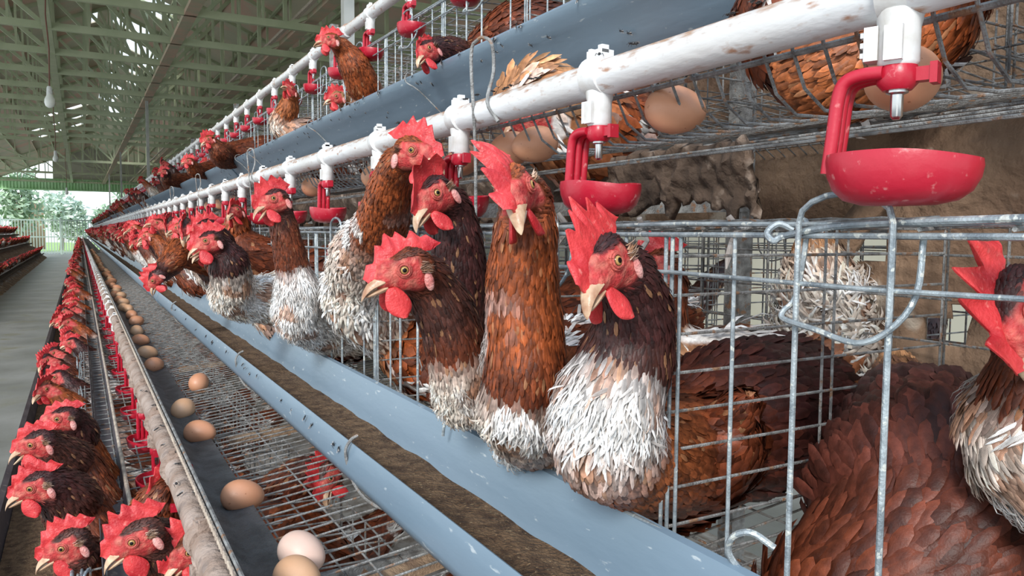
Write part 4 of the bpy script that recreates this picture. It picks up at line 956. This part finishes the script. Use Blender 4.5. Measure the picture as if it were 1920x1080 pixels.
hen('rounded brown hen back seen under the pipe behind the large-headed hen', (330, 905, 1.12), (.3, .3, .6), (0, 1, 0), [(310, 930, 1.10, .028, RUSTD), (300, 960, 1.12, .04, RUST), (300, 1010, 1.18, .055, RUST)], [((.16, 1.28, -.58), .06, RUSTD), ((.26, 1.3, -.56), .04, RUSTD)], crown=RUSTD, q=1)
hen('hen beneath the egg tray with its red comb showing through the wires', (612, 900, 1.24), (-.1, -.75, -.5), (-.3, .8, 0), [(590, 885, 1.28, .026, DARKB), (560, 905, 1.32, .04, RUSTD), (530, 960, 1.36, .06, RUST)], [((.30, 1.10, -.55), .07, RUSTD), ((.26, 1.2, -.56), .05, RUSTD)], crown=DARKB, comb=E_(h=.036, lean=.2, nn=6), q=1)
# --- prototypes for the repeats
PROT = []
def proto(seed, F, U, pts, crown, cols, tail, cb, merge, q, label='hen'):
    ne = [(Vector(p), r, c) for (p, r), c in zip(pts, cols)] + tail
    return make_hen('hen', label, (0, 0, 0), F, U, ne, seed=seed, q=q, crown=crown, comb=cb, merge=merge, origin=(0, 0, 0), white=.25)
def proto_set(merge, q):
    out = []
    spec = [((-.9, -.25, -.3), DARK, [DARK, DARKB, RUSTD]), ((-.75, -.6, -.35), RUSTD, [RUST, RUST, CREAM]), ((-.5, -.8, -.5), DARK, [DARKB, RUSTD, CREAM]), ((-.85, .35, -.2), RUST, [RUST, RUST, RUSTD]), ((-.35, -.55, -.8), DARKB, [DARKB, DARKB, RUSTD]), ((-.8, -.5, .05), RUSTD, [RUSTD, RUST, WHITE])]
    for i, (F, cr, cs) in enumerate(spec):
        pts = [((.035, .004, -.020), .026), ((.07, .006, -.06), .036), ((.12, .004, -.12), .046)]
        tail = [(Vector((.19, 0, -.17)), .062, RUSTD), (Vector((.29, 0, -.18)), .074, RUSTD), (Vector((.40, 0, -.13)), .045, RUSTD)]
        out.append(proto(60 + i, F, (-.1, 0, 1), pts, cr, cs, tail, dict(h=.025, lean=.35 * math.sin(i * 2.1), nn=5 + i % 3), merge, q))
    return out
MIDP = proto_set(False, 1)
for p in MIDP: proto_kids(p)
FARP = proto_set(True, 0)
used = set(); NTH = ['first', 'second', 'third', 'fourth', 'fifth', 'sixth', 'seventh', 'eighth', 'ninth', 'tenth', 'eleventh', 'twelfth']
rr = random.Random(99)
def place(P, i, x, y, z, label, group, mir=False, yaw=0, s=1.0):
    src = P[i % len(P)]
    if src.name not in used:
        used.add(src.name); o = src; o.location = (x, y, z); o['label'] = label; o['group'] = group
    else: o = dup(src, (x, y, z), label, group=group)
    o.rotation_euler = (0, 0, yaw + (math.pi if mir else 0)); o.scale = (s, s, s)
    return o
# middle tier
y = 1.98; k = 0
while y < 20:
    g = 'hens leaning out of the middle tier farther down the row'
    x = .27 + rr.uniform(-.05, .05); z = -.015 + rr.uniform(-.05, .045)
    place(MIDP if y < 4.2 else FARP, rr.randrange(6), x, y, z, ('%s hen beyond the open-beaked hen along the middle trough' % NTH[k] if k < 12 else 'hen leaning out of the middle tier cages farther down the row'), g, yaw=rr.uniform(-.35, .35)); k += 1
    y += rr.uniform(.10, .17) * (1 if y < 10 else 2.4)
y = 6.3
while y < 20:
    g = 'distant hens on the top tier'; 
    if rr.random() < .75: place(FARP, rr.randrange(6), .585 + rr.uniform(-.05, .05), y, .46 + rr.uniform(-.05, .06), 'distant hen leaning over the top tier trough', g, yaw=rr.uniform(-.4, .4))
    y += rr.uniform(.25, .55)
for yy in (3.05, 4.6, 5.2): place(FARP, int(yy * 3), .70, yy, .43, 'hen head among the top tier cage wires', 'hens behind the wire of the top tier', yaw=.4)
y = 1.75; k = 0
while y < 20:
    g = 'hens reaching over the bottom trough farther down the row'
    place(MIDP if y < 3.4 else FARP, rr.randrange(6), -.075 + rr.uniform(-.04, .035), y, -.41 + rr.uniform(-.06, .04), ('%s hen beyond the four near hens reaching over the bottom trough' % NTH[k] if k < 12 else 'hen reaching left over the bottom tier trough farther down the row'), g, yaw=rr.uniform(-.3, .3), s=.95); k += 1
    y += rr.uniform(.14, .30) * (1 if y < 10 else 2.2)
# dim hens deeper inside the stand, other side of the A-frame
y = .2
while y < 9:
    g = 'hens in the cages on the far side of the stand'
    place(FARP, rr.randrange(6), 1.62 + rr.uniform(-.04, .04), y, -.10 + rr.uniform(-.06, .03), 'dim hen in a cage on the far side of the stand', g, mir=True, yaw=rr.uniform(-.5, .5)); y += rr.uniform(.3, .5)
y = .6
while y < 8:
    g = 'hens standing deep in the bottom cages'
    place(FARP, rr.randrange(6), .26, y, -.60, 'brown hen standing deep in the bottom cages under the egg tray', g, yaw=rr.uniform(-.6, .6)); y += rr.uniform(.4, .7)
# left-hand battery of cages across the aisle
LT = [(-2.95, .03), (-2.38, -.42), (-1.86, -.95)]
for ti, (lx, lz) in enumerate(LT):
    y = 17 + 0.0; g = 'hens of the left-hand battery, %s tier' % ('top', 'middle', 'bottom')[ti]
    while y < 34:
        place(FARP, rr.randrange(6), lx + .16 + rr.uniform(-.06, .06), y, lz + .08 + rr.uniform(-.05, .05), 'distant hen in the left-hand row of cages, %s tier' % ('top', 'middle', 'bottom')[ti], g, mir=True, yaw=rr.uniform(-.4, .4)); y += rr.uniform(.5, 1.1)
    m = MB()
    for z in (0, -.12, -.3): m.tube([(lx, 14, lz + z), (lx, 48, lz + z)], .004, 4)
    for z in (0, -.3): m.tube([(lx - .4, 14, lz + z), (lx - .4, 48, lz + z)], .004, 4)
    yy = 14
    while yy < 48: m.tube([(lx, yy, lz), (lx, yy, lz - .3)], .004, 4); m.tube([(lx, yy, lz), (lx - .4, yy, lz)], .003, 4); m.tube([(lx, yy, lz - .3), (lx - .4, yy, lz - .3)], .003, 4); yy += .14
    tag(m.obj('cage_row', M['wire_old']), 'row of cages in the %s tier of the left-hand battery' % ('top', 'middle', 'bottom')[ti], 'cage')
    m = MB(); pr = [(lx + .16, lz - .24), (lx + .15, lz - .31), (lx + .08, lz - .33), (lx + .02, lz - .30), (lx + .01, lz - .24)]
    m.sweepY(offset_prof(pr, .003), 14, 48); tag(m.obj('feed_trough', M['grime']), 'dusty trough of the %s tier of the left-hand battery' % ('top', 'middle', 'bottom')[ti], 'trough')
m = MB(); vs = []; fs = []
for i in range(120):
    y = 13 + i * .3
    for j, (x, z) in enumerate(((-1.62, ZF + .01), (-1.85, ZF + .16), (-2.4, ZF + .3), (-3.0, ZF + .2))): vs.append((x + .05 * noise.noise(Vector((y, j, 0))), y, z + .05 * noise.noise(Vector((y * 2, j, 4)))))
for i in range(119):
    for j in range(3): q = i * 4 + j; fs.append((q, q + 1, q + 5, q + 4))
m.add(vs, fs); tag(m.obj('droppings', M['dropping']), 'droppings heaped under the left-hand battery', 'droppings', kind='stuff')
# farthest hens, too small to tell apart
def flock(x, z, y0, y1, step, sgn, label):
    m = MB(); y = y0; I = lambda p: Vector(p)
    while y < y1:
        xx = x + rr.uniform(-.05, .05); zz = z + rr.uniform(-.05, .05)
        k = blob(I, (xx, y, zz), (.026, .022, .022), 8); m.add(k.v, k.f, 1)
        k = blob(I, (xx - sgn * .005, y, zz + .022), (.022, .004, .016), 8); m.add(k.v, k.f, 1)
        k = blob(I, (xx + sgn * .06, y, zz - .06), (.05, .045, .06), 8); m.add(k.v, k.f, 0)
        k = blob(I, (xx + sgn * .19, y, zz - .14), (.12, .08, .08), 8); m.add(k.v, k.f, 0); y += rr.uniform(step * .6, step * 1.4)
    tag(m.obj('far_hens', [M['grime_hen'], M['comb']]), label, 'hens', kind='stuff')
M['grime_hen'] = mat('far_feathers', DARKB, RUST, scale=6, rough=0.8)
flock(.28, -.02, 20, 48, .30, 1, 'farthest hens of the middle tier, too small to tell apart'); flock(.60, .47, 20, 48, .5, 1, 'farthest hens of the top tier, too small to tell apart'); flock(-.07, -.42, 20, 48, .5, 1, 'farthest hens of the bottom tier, too small to tell apart')
for ti, (lx, lz) in enumerate(LT):
    flock(lx + .05, lz + .02, 13, 47, .13, -1, 'crowd of hens deeper inside the left-hand battery, %s tier' % ('top', 'middle', 'bottom')[ti])
    m = MB(); vs = []; fs = []
    for i in range(140):
        y = 13 + i * .25
        for j in range(5): vs.append((lx - .02 + .09 * j + .03 * noise.noise(Vector((y * 2, j, ti))), y, lz - .34 - .045 * j + .03 * noise.noise(Vector((y * 5, j, ti)))))
    for i in range(139):
        for j in range(4): q = i * 5 + j; fs.append((q, q + 1, q + 6, q + 5))
    m.add(vs, fs); tag(m.obj('dropping_shelf', M['board']), 'brown manure-caked edge below the %s tier of the left-hand battery' % ('top', 'middle', 'bottom')[ti], 'grime')
for ti, (lx, lz) in enumerate(LT): flock(lx + .16, lz + .08, 34, 47, .4, -1, 'farthest hens of the left-hand battery, %s tier' % ('top', 'middle', 'bottom')[ti])
# far-side cages of the A-frame
m0 = None
for tier, (cx, cz) in enumerate(((1.55, .0), (1.28, .515))):
    for i in range(0, 22):
        if m0 is None:
            m0 = make_cage(2, [M['wire_old'], M['wire_old']], 'weathered cage on the far side of the stand', q=4, merge=True, tray=False); m0['group'] = 'cages on the far side of the stand'; o = m0
        else: o = dup(m0, (0, 0, 0))
        o.location = (cx, Y1 + (i - 1) * WC + WC, cz); o.rotation_euler = (0, 0, math.pi)
m = MB(); vs = []; fs = []
for i in range(90):
    y = -.5 + i * .25
    for j in range(8):
        z = .02 + j * .075; vs.append((1.24 + .03 * noise.noise(Vector((y * 3, z * 5, 8))), y, z))
for i in range(89):
    for j in range(7):
        if noise.noise(Vector((i * .6, j * .8, 3))) > .47: continue
        q = i * 8 + j; fs.append((q, q + 1, q + 9, q + 8))
m.add(vs, fs); o = m.obj('dropping_curtain', M['board']); md = o.modifiers.new('s', 'SOLIDIFY'); md.thickness = .01
tag(o, 'tattered brown curtain of dust hanging between the two sides of the stand', 'grime')
# ================================================================== EGGS
def egg_me(mt):
    m = MB(); prof = []; n = 18; 
    for i in range(n + 1):
        th = math.pi * i / n; z = -math.cos(th) * .0285; r = .0218 * math.sin(th) * (1 - .10 * math.cos(math.pi - th) * -1 * -1)
        prof.append((max(r, .0002), z))
    m.lathe(prof, 28); return m
EG = {}
for k in ('egg', 'egg2', 'egg3'): EG[k] = egg_me(k).mesh('egg', [M[k]])
def egg(k, p, rot, label, group=None):
    o = bpy.data.objects.new('egg', EG[k]); COL.objects.link(o); o.location = p; o.rotation_euler = rot; return tag(o, label, 'egg', group)
def tray2(x): return -.335 + .008 - .008 + (x - .53) * .19 - .0 + .02
R90 = math.pi / 2
ez = -.353
for kk, px, py, lb in (('egg2', 566, 1036, 'pale egg at the bottom of the picture, upper of the touching pair'), ('egg3', 558, 1085, 'egg cut off by the bottom of the picture, lower of the touching pair'), ('egg', 455, 930, 'large brown egg lying alone on the middle egg tray, biggest whole egg'),
        ('egg', 375, 811, 'brown egg just beyond the biggest whole egg'), ('egg3', 344, 767, 'tan egg touching the black netting strip, second of the near pair'), ('egg', 373, 717, 'brown egg lying farthest right on the tray'), ('egg', 289, 685, 'small brown egg against the netting beyond the lone right-hand egg'),
        ('egg3', 276, 662, 'tan egg directly beyond the small brown egg'), ('egg', 263, 639, 'brown egg of the cluster against the netting'), ('egg3', 256, 621, 'tan egg at the far side of the cluster'), ('egg', 256, 602, 'brown egg just beyond the cluster')):
    r = W(px, py, 1.0); p = r * (ez / r.z); egg(kk, p, (R90 + random.uniform(-.3, .3), random.uniform(-.4, .4), random.uniform(0, 3.1)), lb)
y = 3.55
re_ = random.Random(3)
while y < 16:
    egg(re_.choice(('egg', 'egg3', 'egg')), (.160 + re_.uniform(-.006, .035), y, ez + .002), (R90, 0, re_.uniform(0, 3)), 'brown egg in the distant line of eggs on the middle tray', 'eggs in the distance on the middle tray'); y += re_.uniform(.07, .30)
for kk, px, py, d, lb in (('egg', 1266, 206, .70, 'brown egg in the top tier egg tray behind the white pipe'), ('egg', 1003, 271, .93, 'brown egg in the top egg tray, right of a touching pair'), ('egg', 955, 280, .97, 'brown egg in the top egg tray, left of a touching pair'), ('egg', 1690, 148, .51, 'brown egg behind the arm of the largest red drinker'), ('egg', 868, 300, 1.07, 'brown egg in the top egg tray left of the pair')):
    egg(kk, W(px, py, d), (R90 + .2, .3, .5 + px * .01), lb)
for i in range(16): egg('egg', (.475 + re_.uniform(0, .02), 1.4 + i * .33 + re_.uniform(0, .15), .105), (R90, 0, re_.uniform(0, 3)), 'brown egg in the top tier tray farther down the row', 'distant eggs of the top tier tray')
# ================================================================== SMALL THINGS
def fly_me():
    m = MB(); I = lambda p: Vector(p)
    for c, r in (((0, 0, .0016), (.0026, .0013, .0012)), ((.0030, 0, .0018), (.0010, .0012, .0010)), ((-.0020, 0, .0015), (.0024, .0014, .0011))):
        k = blob(I, c, r, 8); m.add(k.v, k.f, 0)
    for s in (1, -1):
        m.add([(0, s * .0008, .0026), (-.0050, s * .0030, .0022), (-.0056, s * .0012, .0022)], [(0, 1, 2)], 1)
        for a in (-.001, .001, .002): m.tube([(a, s * .0008, .0012), (a * 1.8, s * .0026, .0020), (a * 2.4, s * .0034, 0)], .00018, 3)
    return m.mesh('fly', [M['fly'], M['string']])
FLY = fly_me(); rf = random.Random(8)
def fly(p, q, label, grp):
    o = bpy.data.objects.new('fly', FLY); COL.objects.link(o); o.location = p; o.rotation_mode = 'QUATERNION'; o.rotation_quaternion = q; s = rf.uniform(.8, 1.15); o.scale = (s, s, s); tag(o, label, 'fly', grp)
def quat(n, sp): 
    n = Vector(n).normalized(); t = Vector((rf.uniform(-1, 1), rf.uniform(-1, 1), rf.uniform(-1, 1))); t = (t - n * t.dot(n)).normalized(); b = n.cross(t)
    return Matrix((t, b, n)).transposed().to_quaternion()
for i in range(95):
    y = .85 + 3.4 * rf.random() ** 1.1; k = rf.random()
    if k < .6: p = (.6172, y, .330 - rf.uniform(0, .008)); n = (-1, 0, .2)
    else:
        t = rf.random() ** 1.6; p = (.622 + .04 * t, y, .314 - .040 * t); n = (-.75, 0, -.66); p = (p[0] - .0015, y, p[2] - .0015)
    fly(p, quat(n, 1), 'small black fly resting on the blue-grey top trough', 'flies on the top trough')
for i in range(22):
    y = .95 + 2.2 * rf.random(); fly((.2895 + .004 * rf.random(), y, -.279 - .012 * rf.random()), quat((-.8, 0, .5), 1), 'small black fly on the front lip of the middle trough', 'flies on the middle trough lip')
for i in range(20):
    y = .3 + 1.3 * rf.random(); fly((.420 + rf.uniform(-.006, .006), y, .146 + .0158), quat((0, 0, 1), 1), 'small black fly sitting on top of the white pipe', 'flies on the white pipe')
for i in range(22):
    y = .85 + .9 * rf.random(); a = rf.uniform(-.6, .9); fly((.107 + .0168 * math.sin(a), y, -.335 + .0168 * math.cos(a)), quat((math.sin(a), 0, math.cos(a)), 1), 'small black fly on the grimy pipe beside the eggs', 'flies on the grimy pipe')
for i, (y, z0) in enumerate(((.75, .02), (.93, .03), (1.1, .03), (.60, .02), (1.45, .03))):
    m = MB(); pts = [(.60 + .01 * math.sin(k), y + .006 * math.sin(k * 2.1 + i), z0 - .014 * k) for k in range(5)]
    m.tube(pts, [.0035, .005, .003, .004, .0008], 6); tag(m.obj('dust_tuft', M['fluff']), 'ragged pale dust strand dangling under the top tier tray', 'dust', 'dust strands under the top tier')
